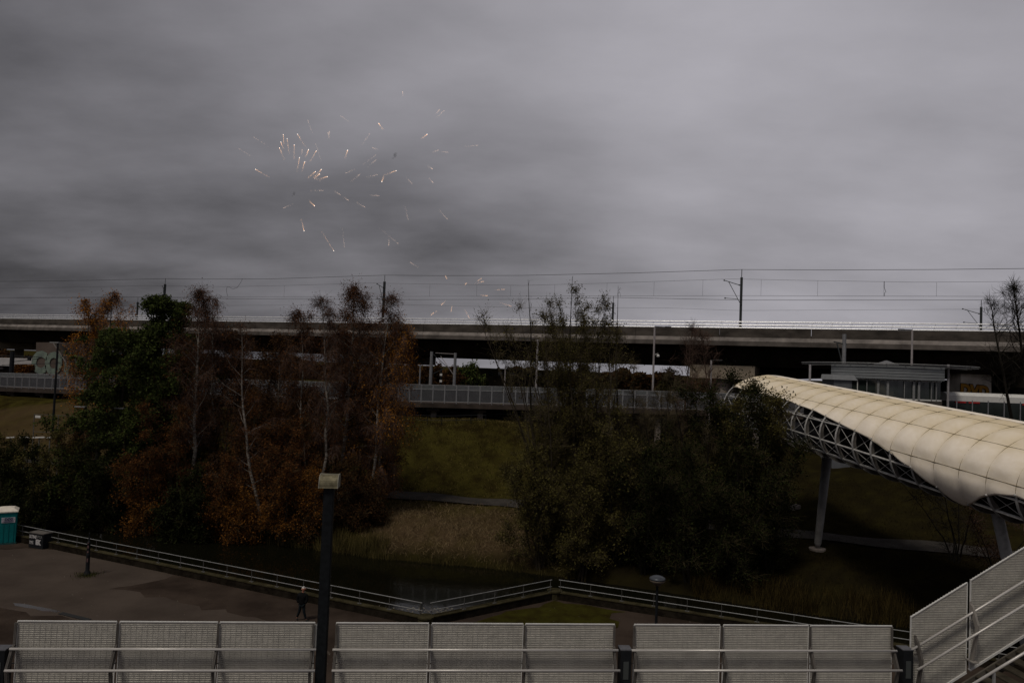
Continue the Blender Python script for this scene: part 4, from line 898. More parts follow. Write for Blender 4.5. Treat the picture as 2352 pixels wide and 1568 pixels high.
# ornamental black post
p = at_z(200, 1321, 0); t = thing('ornamental_post', p, 'slim black cast iron post with stickers and a pointed tip on the left plaza', 'post')
q = MB(); q.lathe(p, [(.22, 0), (.20, .10), (.13, .28), (.115, .32), (.11, 1.2), (.12, 1.24), (.10, 1.28), (.095, 1.95), (.12, 1.99), (.07, 2.05), (.045, 2.12), (.04, 2.35), (.02, 2.45), (.05, 2.5), (.0, 2.62)], 14); q.build('shaft', m_black, t, smooth=True)
for z_, sz in ((.95, .22), (1.45, .12), (1.75, .16), (1.98, .05)):
    q = MB(); q.box(p + Vector((0.02, -.105, z_)), (.09, .02, sz)); q.build('sticker', mat('sticker_pink', (.12, .07, .07), .7, var=.6, scale=14), t)
gr = random.Random(5); Q = []
for i in range(420):
    a_ = gr.uniform(0, 6.28); r_ = .15 + abs(gr.gauss(0, .32)); x_, y_ = p.x + r_ * math.cos(a_), p.y + r_ * math.sin(a_); h_ = gr.uniform(.05, .2); wv = Vector((gr.uniform(-1, 1), gr.uniform(-1, 1), 0)).normalized() * .012; le = Vector((gr.uniform(-.07, .07), gr.uniform(-.07, .07), h_)); b_ = Vector((x_, y_, 0)); Q.append([b_ - wv, b_ + wv, b_ + le + wv * .3, b_ + le - wv * .3])
m_blade = mat('grass_blade', (.055, .055, .016), .9, col2=(.03, .03, .008), scale=2, island=True, spec=.1)
tag(fastmesh('weed_tuft', Q, m_blade, base=tuple(p)), 'tuft of weeds around the foot of the black post', 'weeds', kind='stuff')
# cone lamp
p = at_y(1507, 1430, 33.0); p.z = 0; t = thing('cone_lamp', p, 'black post-top lamp with a frosted cone shade before the right quay railing', 'lamp')
zt_l = at_y(1509, 1309, 33).z; zb_l = zt_l - .66
q = MB(); q.lathe(p, [(.12, 0), (.10, .5), (.07, .55), (.055, zb_l)], 12); q.build('post', m_black, t)
pl_ = p + UP * (zt_l - .40)
q = MB(); q.lathe(pl_, [(.10, -.28), (.34, -.06), (.345, .0)], 28); q.build('shade', mat('frosted_shade', (.13, .105, .085), .4, var=.2), t, smooth=True)
q = MB(); q.lathe(pl_, [(.352, .01), (.36, .035), (.33, .09), (.20, .15), (.05, .17), (.0, .175)], 28); q.build('lid', mat('lamp_lid', (.06, .065, .075), .35, .3), t, smooth=True)
q = MB(); q.lathe(pl_, [(.35, -.002), (.357, .012)], 28); q.build('rim', m_black, t)
# ---------------------------------------------------------------- walking person
P0 = at_z(692, 1425.5, 0); print('PERSON', P0)
pe = thing('person', P0, 'grey-haired person in a black jacket and dark jeans walking beside the quay wall', 'person')
def skin(name, pts, edges, m_, parent, sub=2, root=0):
    me = bpy.data.meshes.new(name); b = Vector(BASE[parent.name]); me.from_pydata([Vector(p[:3]) for p in pts], edges, []); me.materials.append(m_)
    o = bpy.data.objects.new(name, me); COL.objects.link(o); o.parent = parent; BASE[o.name] = tuple(b)
    s_ = o.modifiers.new('skin', 'SKIN'); s_.use_smooth_shade = True
    for i, p in enumerate(pts):
        sv = me.skin_vertices[0].data[i]; r = p[3]; sv.radius = (r if isinstance(r, (int, float)) else r[0], r if isinstance(r, (int, float)) else r[1]); sv.use_root = (i == root)
    m3 = o.modifiers.new('sub', 'SUBSURF'); m3.levels = sub; m3.render_levels = sub; return o
m_skin = mat('skin', (.34, .15, .10), .6, var=.15, scale=12); m_jack = mat('jacket', (.0035, .0035, .004), .85, var=.3, scale=10); m_jean = mat('jeans', (.007, .011, .014), .85, var=.4, scale=9); m_hair = mat('white_hair', (.52, .50, .48), .8, var=.3, scale=30); m_shoe = mat('shoe', (.01, .01, .01), .5)
# body faces the viewer's right a little; x right, -y towards viewer
B = [(0, 0, .93, (.13, .10)), (0, 0, 1.12, (.125, .10)), (.01, 0, 1.34, (.15, .10)), (.02, 0, 1.46, (.07, .07)), (.03, -.01, 1.53, .052), (.045, -.02, 1.60, .078), (.05, -.02, 1.665, (.098, .104)), (.05, -.015, 1.72, (.078, .088)),
     (.08, 0, .88, .09), (.13, -.04, .50, .055), (.24, -.02, .12, .025), (.27, -.03, .07, .018),
     (-.08, .02, .88, .09), (-.13, .04, .49, .055), (-.27, .10, .15, .025), (-.25, .08, .08, .018),
     (.18, -.02, 1.36, .045), (.22, -.04, 1.13, .035), (.17, -.10, .96, .028), (-.16, .02, 1.36, .045), (-.22, .06, 1.13, .035), (-.18, .0, .96, .028)]
E = [(0, 1), (1, 2), (2, 3), (3, 4), (4, 5), (5, 6), (6, 7), (0, 8), (8, 9), (9, 10), (10, 11), (0, 12), (12, 13), (13, 14), (14, 15), (2, 16), (16, 17), (17, 18), (2, 19), (19, 20), (20, 21)]
skin('body', B, E, m_skin, pe)
J = [(0, 0, .78, (.19, .15)), (0, 0, 1.0, (.20, .155)), (.0, 0, 1.2, (.20, .15)), (.01, 0, 1.36, (.19, .13)), (.02, 0, 1.47, (.085, .08)), (.025, -.005, 1.51, .072),
     (.21, -.02, 1.36, .09), (.265, -.04, 1.13, .082), (.18, -.10, .93, .075), (-.19, .02, 1.36, .09), (-.265, .05, 1.13, .082), (-.19, -.01, .93, .075)]
skin('jacket', J, [(0, 1), (1, 2), (2, 3), (3, 4), (4, 5), (3, 6), (6, 7), (7, 8), (3, 9), (9, 10), (10, 11)], m_jack, pe)
skin('trousers', [(0, 0, .92, (.14, .11)), (.08, 0, .84, .10), (.13, -.04, .50, .075), (.235, -.02, .12, .055), (-.08, .02, .84, .10), (-.13, .04, .49, .075), (-.265, .10, .15, .055)], [(0, 1), (1, 2), (2, 3), (0, 4), (4, 5), (5, 6)], m_jean, pe)
for a_, b_ in (((.23, -.01, .07), (.37, -.07, .04)), ((-.28, .11, .10), (-.20, .04, .035))): skin('shoe', [(*a_, .048), (*Vector(a_).lerp(Vector(b_), .5), .046), (*b_, .038)], [(0, 1), (1, 2)], m_shoe, pe)
HC = P0 + Vector((.05, -.02, 1.67))
q = MB(); n_, k_ = 18, 10
for i in range(k_ + 1):
    for j in range(n_):
        th = math.pi * .58 * i / k_; a_ = 2 * math.pi * j / n_; front = max(0, math.cos(a_ - math.radians(-70)))   # face looks towards viewer-right
        rr = .108 if not (front > .15 and th > .62) else .060
        q.v.append(tuple(HC + Vector((rr * .92 * math.sin(th) * math.cos(a_), rr * 1.04 * math.sin(th) * math.sin(a_), .012 + rr * 1.10 * math.cos(th)))))
q.f = [(i * n_ + j, i * n_ + (j + 1) % n_, (i + 1) * n_ + (j + 1) % n_, (i + 1) * n_ + j) for i in range(k_) for j in range(n_)]; q.m = [0] * len(q.f); q.n = len(q.v)
q.build('hair', m_hair, pe, smooth=True)
fdir = Vector((math.cos(math.radians(-70)), math.sin(math.radians(-70)), 0)); fs = Vector((-fdir.y, fdir.x, 0))
q = MB(); q.ball(HC + fdir * .108 + UP * (-.025), .018, 8, 6, 1.5); q.build('nose', m_skin, pe, smooth=True)
for s in (-1, 1):
    q = MB(); q.ball(HC + fdir * .095 + fs * .034 * s + UP * .008, .011, 8, 5); q.build('eye', m_black, pe)
    q = MB(); q.ball(HC + fs * .100 * s + UP * (-.01), .024, 8, 6, 1.3); q.build('ear', m_skin, pe, smooth=True)
    q = MB(); c = HC + fdir * .110 + fs * .034 * s + UP * .006; q.tube([c + fs * .024 * math.cos(a_) + UP * .018 * math.sin(a_) for a_ in np.linspace(0, 6.283, 13)], .003, 4); q.build('spectacle_lens_rim', m_black, pe)
q = MB(); q.tube([HC + fdir * .098 + fs * s * .024 - UP * .062 for s in (-1, 0, 1)], .006, 5); q.build('mouth', mat('lips', (.20, .06, .05), .6), pe)

# ---------------------------------------------------------------- trees
def tubes_np(segs, n=5):
    """segs: list of (points(k,3), radii(k)) -> quads"""
    out = []
    for P_, R_ in segs:
        P_ = np.asarray(P_, float); R_ = np.asarray(R_, float); k = len(P_)
        T = np.gradient(P_, axis=0); T /= np.linalg.norm(T, axis=1, keepdims=True) + 1e-9
        ref = np.array([0.31, 0.87, 0.12]); A = np.cross(T, ref); A /= np.linalg.norm(A, axis=1, keepdims=True) + 1e-9; B_ = np.cross(T, A)
        an = np.linspace(0, 2 * np.pi, n, endpoint=False)
        ring = P_[:, None, :] + (A[:, None, :] * np.cos(an)[None, :, None] + B_[:, None, :] * np.sin(an)[None, :, None]) * R_[:, None, None]
        nx_ = np.roll(ring, -1, axis=1)
        out.append(np.stack([ring[:-1], nx_[:-1], nx_[1:], ring[1:]], axis=2).reshape(-1, 4, 3))
    return np.concatenate(out) if out else np.zeros((0, 4, 3))
def leaves_np(C, size, rng, flat=0.0, asp=0.55):
    n = len(C); D = rng.normal(size=(n, 3)); D /= np.linalg.norm(D, axis=1, keepdims=True); E_ = rng.normal(size=(n, 3)); E_ = np.cross(D, E_); E_ /= np.linalg.norm(E_, axis=1, keepdims=True)
    s = size * rng.uniform(.6, 1.3, (n, 1)); a = D * s; b = E_ * s * asp
    return np.stack([C - a, C + b, C + a, C - b], axis=1)
def grow(rng, p, d, Ln, n, wob, trop):
    P_ = [p]; st = Ln / n; d = d / np.linalg.norm(d)
    for i in range(n):
        d = d + rng.normal(size=3) * wob + np.array([0, 0, trop]); d /= np.linalg.norm(d); P_.append(P_[-1] + d * st)
    return np.array(P_)
def on(P_, f):
    x = f * (len(P_) - 1); i = min(int(x), len(P_) - 2); return P_[i] + (P_[i + 1] - P_[i]) * (x - i), P_[i + 1] - P_[i]
BARK = {'birch': mat('birch_bark', (.23, .205, .18), .85, col2=(.045, .037, .030), scale=2.2, stretch=(1, 1, 3)), 'dark': mat('dark_bark', (.045, .035, .024), .9, var=.4, scale=4), 'brown': mat('twig_brown', (.085, .052, .040), .9, var=.4, scale=2),
        'olive': mat('twig_olive', (.072, .056, .030), .9, var=.4, scale=2), 'blackb': mat('wet_bark', (.018, .015, .011), .9, var=.4, scale=4)}
LEAF = {'gold': mat('leaf_gold', (.40, .17, .022), .8, col2=(.10, .036, .008), scale=.6, island=True, trans=.3, spec=.04), 'orange': mat('leaf_orange', (.215, .088, .017), .8, col2=(.040, .018, .006), scale=.6, island=True, trans=.3, spec=.05), 'rust': mat('leaf_rust', (.125, .050, .016), .8, col2=(.028, .014, .007), scale=.5, island=True, trans=.3, spec=.03),
        'olive': mat('leaf_olive', (.098, .084, .026), .8, col2=(.027, .023, .009), scale=.5, island=True, trans=.3, spec=.04), 'green': mat('leaf_dark_green', (.062, .080, .020), .8, col2=(.016, .022, .007), scale=.6, island=True, trans=.25, spec=.04),
        'dark': mat('leaf_shade_green', (.022, .026, .008), .8, col2=(.006, .007, .003), scale=.5, island=True, trans=.2, spec=.03), 'brown': mat('leaf_brown', (.065, .032, .012), .85, col2=(.018, .010, .005), scale=.5, island=True, trans=.25, spec=.03)}
LCOUNT = [0]
def tree(name, label, cat, u, Y, vtop, utop=None, rad=3.0, f0=.25, n1=26, n2=9, n3=5, up=.5, droop=0.0, bark='brown', twig='brown', leaf='olive', nl=6, ls=.09, r0=.16, seed=1, shape='oval', group=None, wob=.10, stems=1, drop=(.05, .32), trop1=.02, zbase=None, leaf2=None, l2=0.0, topbare=False, twr=.012, twl=1.0, spread=.6, lf0=0.0):
    rng = np.random.default_rng(seed); x0 = at_y(u, 1100, Y).x
    # account for camera roll: find x where ground projects to column u
    gz = zbase if zbase is not None else ground_z(x0, Y); gv = 1100
    for _ in range(4):
        p = at_y(u, gv, Y); d = Vector((p.x, Y, gz)) - CAM; gv = PH / 2 - FPX * d.dot(UPV) / d.dot(FWD); gz = zbase if zbase is not None else ground_z(p.x, Y)
    base = np.array([p.x, Y, gz - .15]); tp = at_y(utop if utop is not None else u, vtop, Y); top = np.array([tp.x, Y, tp.z]); H = top[2] - base[2]
    t = thing(name, base, label, cat, group); wood = []; tw = []; LC = []
    for si in range(stems):
        if stems == 1: tpt = top; bs = base
        else:
            a_ = 2 * math.pi * (si + rng.uniform(-.3, .3)) / stems; k_ = spread * rng.uniform(.5, 1.0) * (si > 0)
            tpt = top + np.array([math.cos(a_) * rad * k_, math.sin(a_) * rad * k_, -H * rng.uniform(*drop) * (si > 0)]); bs = base + np.array([math.cos(a_), math.sin(a_), 0]) * .25
        m = 10; tr_ = np.array([bs + (tpt - bs) * np.array([(i / m) ** (1.0 if stems == 1 else 1.35)] * 2 + [i / m]) for i in range(m + 1)]); amp = H * .012
        tr_[1:-1, :2] += np.cumsum(rng.normal(size=(m - 1, 2)) * amp, axis=0) * np.linspace(1, .1, m - 1)[:, None]
        rs = r0 * (1 - np.linspace(0, 1, m + 1)) ** .85 + .012; wood.append((tr_, rs / (stems ** .35)))
        for i in range(max(3, n1 // stems)):
            f = f0 + (1 - f0) * ((i + rng.uniform()) / max(3, n1 // stems)); f = min(f, .985); p, td = on(tr_, f); g_ = (f - f0) / (1 - f0)
            env = {'oval': math.sin(math.pi * (g_ * .80 + .15)) ** .7, 'cone': (1 - g_) ** .8 * .95 + .08, 'col': .5 + .5 * math.sin(math.pi * (g_ * .8 + .15)), 'wide': max(.25, (1 - g_) ** .5), 'bush': max(.15, math.sqrt(max(0, 1 - g_ * g_))), 'dome': max(.30, math.sqrt(max(0, 1 - g_ ** 4)))}[shape]
            L1 = rad * env * rng.uniform(.5, 1.15) * (1 if stems == 1 else .62); a_ = rng.uniform(0, 6.283); el = up + rng.uniform(-.2, .25) + .35 * g_
            room = top[2] - p[2] - .15
            if L1 * math.sin(el) > max(room, .2): el = math.asin(min(1, max(room, .2) / L1)) if shape == 'dome' else el; L1 = min(L1, max(.35, room / max(.2, math.sin(el)))) if shape != 'dome' else L1
            d = np.array([math.cos(a_) * math.cos(el), math.sin(a_) * math.cos(el), math.sin(el)])
            B1 = grow(rng, p, d, L1, 6, wob, trop1 - droop * .10); rb = max(.014, r0 * .34 * (1 - f * .75) / stems ** .3); wood.append((B1, np.linspace(rb, .010, 7)))
            for j in range(n2):
                fj = rng.uniform(.22, 1.0); p2, d2 = on(B1, fj * .999); sd_ = rng.normal(size=3); dd = d2 / (np.linalg.norm(d2) + 1e-9) + sd_ * .55
                L2 = max(.35, L1 * .42 * (1.1 - fj * .6)) * rng.uniform(.6, 1.2); B2 = grow(rng, p2, dd, L2, 3, wob * 1.6, -droop * .35 + .03); tw.append((B2, np.linspace(max(.011, rb * .35), twr * .6, 4), 3))
                for k_ in range(n3):
                    p3, d3 = on(B2, rng.uniform(.2, .999)); dd = d3 / (np.linalg.norm(d3) + 1e-9) + rng.normal(size=3) * .7 + np.array([0, 0, -droop * 1.2])
                    L3 = rng.uniform(.25, .75) * twl * (1 + droop); B3 = grow(rng, p3, dd, L3, 2, .2, -droop * .8); tw.append((B3, np.array([twr * .7, twr * .5, twr * .3]), 3))
                    if nl and not (topbare and g_ > .62) and g_ >= lf0:
                        c = B3[rng.integers(0, 3, nl)] + rng.normal(size=(nl, 3)) * .13 * twl; LC.append(c)
    fastmesh('trunk', tubes_np(wood, 7), BARK[bark], parent=t)
    tq = tubes_np([(a, b) for a, b, _ in tw], 3); mats_ = [BARK[twig]]; Q = [tq]; mi = [np.zeros(len(tq), int)]
    if LC:
        LC = np.concatenate(LC); LC = LC[LC[:, 2] > base[2] - .2]; lq = leaves_np(LC, ls, rng); LCOUNT[0] += len(lq)
        mats_.append(LEAF[leaf]); a_ = np.ones(len(lq), int)
        if leaf2:
            mats_.append(LEAF[leaf2]); z_ = (LC[:, 2] - base[2]) / H; a_[(z_ + rng.normal(size=len(lq)) * .10) < l2] = 2
        Q.append(lq); mi.append(a_)
    fastmesh('crown', np.concatenate(Q), mats_, np.concatenate(mi), parent=t)
    return t
G1 = 'birches and autumn trees left of the grass slope'
def T(kind, label, u, Y, vt, ut, rad, seed, leaf, nl, ls, **k):
    vt = vt + 16 if vt < 760 else vt
    bark = {'birch': 'birch', 'willow': 'dark', 'bare': 'blackb'}.get(kind.split('_')[0], 'dark')
    tree(kind, label, kind.split('_')[0] if kind.split('_')[0] in ('birch', 'willow', 'bush') else 'tree', u, Y, vt, ut, rad=rad, seed=seed, leaf=leaf, nl=nl, ls=ls, **{**dict(bark=bark), **k})
T('weeping_tree', 'weeping tree with thin hanging orange foliage behind the dark green tree at left', 212, 76, 655, 258, 3.2, 11, 'gold', 4, .08, f0=.45, n1=30, n2=9, n3=7, droop=.9, up=.5, twl=1.7, r0=.16)
T('weeping_tree', 'small weeping tree with orange tufts just right of the tall thin street lamp', 185, 75, 672, 205, 2.5, 12, 'gold', 6, .09, f0=.2, n1=28, n2=8, n3=6, droop=.8, up=.4, twl=1.5, r0=.12, leaf2='rust', l2=.4)
T('evergreen_tree', 'tall dark green leafy tree whose top stands before the left mast', 366, 70, 678, 378, 4.0, 13, 'green', 13, .12, shape='dome', twig='olive', f0=.12, n1=84, n2=10, n3=6, r0=.2, up=.30)
T('evergreen_tree', 'broad dark green tree below and left of the taller green tree top', 268, 68, 752, 285, 5.2, 14, 'green', 13, .12, twig='olive', f0=.08, n1=66, n2=10, n3=6, shape='dome', r0=.2, up=.10, droop=.3)
T('birch_tree', 'birch with bare purple-brown twigs and a forked white trunk right of the green tree', 450, 66, 655, 458, 3.3, 15, 'rust', 2, .065, f0=.28, n1=46, n2=11, n3=8, up=.75, droop=.25, r0=.19, twl=1.4, group=G1)
T('birch_tree', 'thin drooping-topped birch between the forked birch and the sparse birch', 478, 69, 662, 488, 2.2, 16, 'rust', 2, .07, f0=.30, n1=28, n2=8, n3=7, up=.6, droop=.8, r0=.12, twl=1.5, group=G1)
T('birch_tree', 'sparse slender birch with a clear white leaning trunk, half way between the two birch clusters', 596, 62.5, 735, 555, 2.6, 17, 'rust', 2, .07, f0=.22, n1=26, n2=7, n3=5, up=.45, droop=.1, r0=.15, twl=1.2, group=G1)
T('birch_tree', 'bare-topped birch at the left of the central cluster', 742, 64, 668, 738, 2.5, 18, 'rust', 1, .06, f0=.28, n1=38, n2=10, n3=8, up=.7, droop=.35, r0=.15, twl=1.2, group=G1)
T('birch_tree', 'tallest birch of the central cluster with an orange-leaved top', 775, 66, 646, 815, 3.3, 19, 'rust', 4, .07, f0=.22, n1=54, n2=11, n3=7, up=.65, droop=.45, r0=.19, twl=1.3, group=G1)
T('birch_tree', 'birch right of the orange-topped birch, before the second mast', 838, 65, 668, 900, 2.7, 20, 'rust', 2, .065, f0=.26, n1=44, n2=10, n3=7, up=.7, droop=.35, r0=.15, twl=1.3, group=G1)
T('birch_tree', 'low orange-leaved birch at the right edge of the cluster beside the grass slope', 862, 66, 722, 915, 3.0, 21, 'gold', 5, .07, f0=.10, n1=52, n2=10, n3=7, up=.35, droop=.75, r0=.13, twl=1.5, leaf2='rust', l2=.35, shape='col', group=G1)
T('birch_tree', 'slim rusty birch left of the bare-topped birch of the central cluster', 700, 67, 700, 690, 2.8, 22, 'rust', 3, .07, f0=.12, n1=44, n2=10, n3=7, up=.6, droop=.5, r0=.12, twl=1.3, group=G1)
T('birch_tree', 'dark rusty birch filling the gap between forked birch and sparse birch', 520, 70, 750, 520, 3.6, 23, 'brown', 8, .085, f0=.08, n1=50, n2=10, n3=6, up=.5, droop=.3, r0=.12, twl=1.3, group=G1)
T('birch_tree', 'dark rusty tree behind the sparse slender birch', 635, 71, 775, 640, 3.4, 24, 'brown', 7, .085, f0=.08, n1=48, n2=10, n3=6, up=.5, droop=.3, r0=.12, twl=1.3, group=G1)
T('rusty_tree', 'dark rusty tree filling the shade between the forked birch and the green tree', 420, 70, 800, 420, 3.8, 25, 'brown', 10, .09, f0=.05, n1=50, n2=9, n3=6, up=.4, droop=.3, r0=.12, twl=1.2)
T('rusty_tree', 'dark rusty tree behind the middle of the central birch cluster', 770, 70, 760, 790, 3.8, 26, 'rust', 6, .075, f0=.05, n1=56, n2=10, n3=6, up=.45, droop=.4, r0=.13, twl=1.3)
T('rusty_tree', 'brown leafy tree under the low orange-leaved birch', 840, 68, 860, 850, 3.2, 27, 'brown', 9, .085, f0=.04, n1=46, n2=9, n3=6, up=.4, droop=.4, r0=.12, twl=1.2)
T('rusty_tree', 'brown leafy tree low behind the tall lamp column', 700, 68, 900, 705, 3.6, 28, 'brown', 9, .085, f0=.04, n1=46, n2=9, n3=6, up=.4, droop=.3, r0=.12, twl=1.2)
T('rusty_tree', 'brown leafy tree low behind the sparse slender birch', 590, 68, 900, 585, 3.6, 29, 'brown', 9, .085, f0=.04, n1=46, n2=9, n3=6, up=.4, droop=.3, r0=.12, twl=1.2)
# undergrowth at the water
def bush(u, Y, vtop, rad, leaf, seed, label, ls=.10, nl=8, n1=36, stems=5, **k):
    tree('bush', label, 'bush', u, Y, vtop, rad=rad, f0=.06, n1=n1, n2=9, n3=6, bark='dark', twig='olive', leaf=leaf, nl=nl, ls=ls, seed=seed, up=.25, shape='bush', r0=.08, stems=stems, twl=1.2, spread=.9, group='bushes along the canal bank', wob=.16, **k)
bush(335, 62.5, 1000, 3.0, 'rust', 31, 'orange-brown bush under the forked birch, left of the centre bank', ls=.075, leaf2='orange', l2=.55)
bush(405, 64.5, 920, 3.6, 'rust', 42, 'rusty bush at the foot of the forked birch', ls=.075)
bush(515, 61.5, 1050, 2.7, 'rust', 32, 'orange-brown bush hanging over the water near the sparse birch', ls=.075, leaf2='orange', l2=.45)
bush(560, 61.0, 1130, 2.0, 'orange', 48, 'low bright orange bush at the waterline below the sparse birch', ls=.075)
bush(645, 61.0, 1030, 3.0, 'rust', 33, 'orange-brown bush left of the tall lamp column head', ls=.075, leaf2='orange', l2=.5)
bush(715, 60.8, 1085, 2.2, 'orange', 34, 'low orange bush just behind the tall lamp column', ls=.075, leaf2='brown', l2=.3)
bush(455, 61.5, 1080, 2.4, 'dark', 35, 'dark green bush at the waterline between the orange bushes')
bush(410, 61.5, 1140, 2.1, 'dark', 49, 'low dark green bush at the waterline left of the orange bushes')
bush(800, 62.5, 1060, 2.5, 'brown', 36, 'brown bush right of the tall lamp column', ls=.08)
bush(850, 63.5, 1110, 2.1, 'brown', 37, 'small brown bush at the end of the paved path', ls=.08)
bush(580, 66, 920, 3.6, 'rust', 38, 'dark rusty thicket behind the sparse birch trunk', ls=.075)
bush(690, 64, 950, 3.2, 'rust', 30, 'dark rusty thicket behind the tall lamp column head', ls=.075)
bush(280, 66, 950, 4.0, 'green', 39, 'dark bush under the broad green tree')
bush(222, 63.5, 1020, 3.5, 'dark', 40, 'dark bush left of the orange-leaved bushes')
bush(140, 65, 1000, 3.6, 'olive', 41, 'olive bush behind the graffiti-covered cabinet', ls=.085)
bush(60, 66.5, 1010, 3.6, 'dark', 43, 'dark bush behind the portable toilet')
bush(-10, 70, 1005, 3.8, 'olive', 44, 'olive bush at the left frame edge', ls=.085)
bush(95, 63.5, 1085, 2.8, 'dark', 45, 'low dark bush between toilet and black post')
bush(0, 64, 1085, 3.0, 'dark', 46, 'low dark bush left of the portable toilet roof')
bush(180, 70, 985, 2.8, 'brown', 47, 'brownish bush before the tall thin street lamp', ls=.085)
# willows and dark thicket right of the slope
T('willow_tree', 'bare multi-stemmed willow leaning left beside the grass slope', 1262, 57.5, 690, 1190, 5.0, 51, 'olive', 1, .07, drop=(.0, .18), twig='olive', f0=.18, n1=56, n2=8, n3=6, up=.95, r0=.17, stems=7, twl=1.5, spread=.95, lf0=.2)
T('dead_tree', 'dead tree with two tall bare leafless tips above the left willow', 1240, 59, 626, 1213, 1.1, 52, 'olive', 0, .07, bark='blackb', twig='blackb', f0=.5, n1=9, n2=1, n3=1, up=.9, r0=.13, twl=.8)
T('willow_tree', 'tall olive-leaved willow with a single long spike at its top', 1318, 58.5, 652, 1322, 5.0, 53, 'olive', 4, .062, twig='olive', f0=.15, n1=150, n2=9, n3=6, up=.95, r0=.24, shape='wide', twl=1.1, stems=9, spread=.75, drop=(.02, .16))
T('bare_spike', 'single long leafless spike above the olive willow', 1318, 58.7, 618, 1315, .35, 64, 'olive', 0, .07, bark='blackb', twig='blackb', f0=.8, n1=6, n2=1, n3=0, up=.9, r0=.12)
T('willow_tree', 'olive-leaved willow right of the spiked willow', 1385, 57.5, 735, 1400, 5.0, 54, 'olive', 2, .065, drop=(.02, .2), twig='olive', f0=.10, n1=66, n2=10, n3=7, up=.75, r0=.18, stems=4, twl=1.3, spread=.9)
T('willow_tree', 'bare olive-twigged willow between the left willow and the spiked willow', 1290, 59.5, 735, 1270, 3.4, 65, 'olive', 3, .07, twig='olive', f0=.10, n1=56, n2=9, n3=7, up=.85, r0=.15, stems=4, twl=1.3, spread=.9)
T('bare_tree', 'leafless forked tree with curved tips right of the spiked willow', 1385, 60, 640, 1420, 2.2, 55, 'olive', 0, .07, twig='blackb', f0=.62, n1=10, n2=2, n3=1, up=1.0, r0=.17, twl=1.2, stems=3, spread=.9, trop1=.25, twr=.02)
T('willow_tree', 'pale grey-olive willow bush low over the water right of the slope', 1240, 55.6, 1020, 1235, 4.0, 56, 'olive', 6, .07, twig='olive', f0=.06, n1=60, n2=10, n3=6, up=.35, r0=.12, stems=5, twl=1.2, shape='bush', wob=.16)
T('willow_tree', 'second grey-olive willow bush behind the apex of the quay railing', 1335, 54, 1050, 1335, 3.6, 57, 'olive', 6, .07, twig='olive', f0=.06, n1=56, n2=10, n3=6, up=.35, r0=.12, stems=5, twl=1.2, shape='bush', wob=.16)
T('willow_tree', 'brownish olive willow behind the two low willow bushes', 1300, 58, 900, 1300, 4.0, 66, 'olive', 3, .07, twig='olive', f0=.06, n1=60, n2=10, n3=6, up=.5, r0=.14, stems=5, twl=1.3, shape='bush', wob=.14)
T('bare_tree', 'brown twiggy bare tree before the concrete pier head', 1565, 60, 740, 1590, 3.0, 58, 'brown', 0, .07, bark='brown', twig='brown', f0=.3, n1=34, n2=8, n3=6, up=.95, r0=.12, twl=1.4)
T('bare_tree', 'leaning bare twiggy tree just left of the cream tube end', 1655, 59, 770, 1610, 2.8, 59, 'brown', 0, .07, bark='brown', twig='brown', f0=.35, n1=28, n2=8, n3=6, up=.95, r0=.12, twl=1.4)
for i, (u, Y, vt_, r_, lf, lb) in enumerate([(1455, 60, 850, 3.8, 'olive', 'dark olive tree left of the dense green thicket'), (1520, 58, 858, 3.8, 'dark', 'dense dark green tree left in the thicket beside the tube bridge'), (1600, 57, 850, 3.8, 'olive', 'dense green tree in the middle of the thicket beside the tube bridge'), (1690, 55.5, 862, 3.8, 'dark', 'dense dark green tree covering the left end of the tube bridge truss'), (1745, 54.5, 880, 3.2, 'olive', 'green tree whose top touches the cream fabric of the tube bridge'), (1765, 53.5, 975, 3.3, 'dark', 'dark tree before the left end of the tube bridge truss'), (1480, 54, 1020, 3.3, 'dark', 'low dark tree behind the cone lamp'), (1580, 52.5, 1030, 3.6, 'dark', 'low dark tree right behind the cone lamp'), (1690, 51.5, 1030, 3.5, 'dark', 'low dark tree left of the far bridge column'), (1420, 55.5, 950, 3.3, 'olive', 'dark tree between the olive willows and the thicket')]):
    tree('thicket_tree', lb, 'tree', u, Y, vt_, rad=r_, f0=.05, n1=54, n2=10, n3=6, bark='blackb', twig='olive', leaf=lf, nl=9 if i in (3, 4) else 6, ls=.08, seed=70 + i, up=.75, r0=.14, stems=5, twl=1.5, shape='dome' if i in (3, 4) else 'bush' if i % 2 else 'wide', spread=1.15, wob=.16, topbare=(i < 3), group='trees of the thicket beside the tube bridge')
tree('bare_tree', 'large bare tree with curling branches at the right edge above the bridge', 'tree', 2385, 66, 655, 2325, rad=5.4, f0=.50, n1=28, n2=9, n3=4, bark='blackb', twig='blackb', nl=0, seed=90, up=.85, r0=.26, twl=1.6, wob=.2, zbase=4.5, twr=.018)
tree('bare_tree', 'second bare tree leaning over the pier block with orange graffiti', 'tree', 2355, 70, 690, 2275, rad=4.4, f0=.45, n1=20, n2=8, n3=4, bark='blackb', twig='blackb', nl=0, seed=91, up=.75, r0=.20, twl=1.5, wob=.2, zbase=4.5, twr=.018)
tree('bare_shrub', 'dark bare spreading shrub between the two bridge columns', 'shrub', 2195, 55, 1060, 2195, rad=4.4, f0=.15, n1=34, n2=9, n3=5, bark='blackb', twig='blackb', nl=0, seed=92, up=.3, r0=.10, twl=1.3, stems=5, wob=.22, spread=.9)
tree('bare_shrub', 'dark bare shrub beside the foot of the right-hand bridge column', 'shrub', 2290, 52, 1120, 2290, rad=3.4, f0=.1, n1=28, n2=8, n3=5, bark='blackb', twig='brown', nl=2, leaf='brown', ls=.06, seed=93, up=.3, r0=.08, twl=1.2, stems=5, wob=.2, spread=.9)
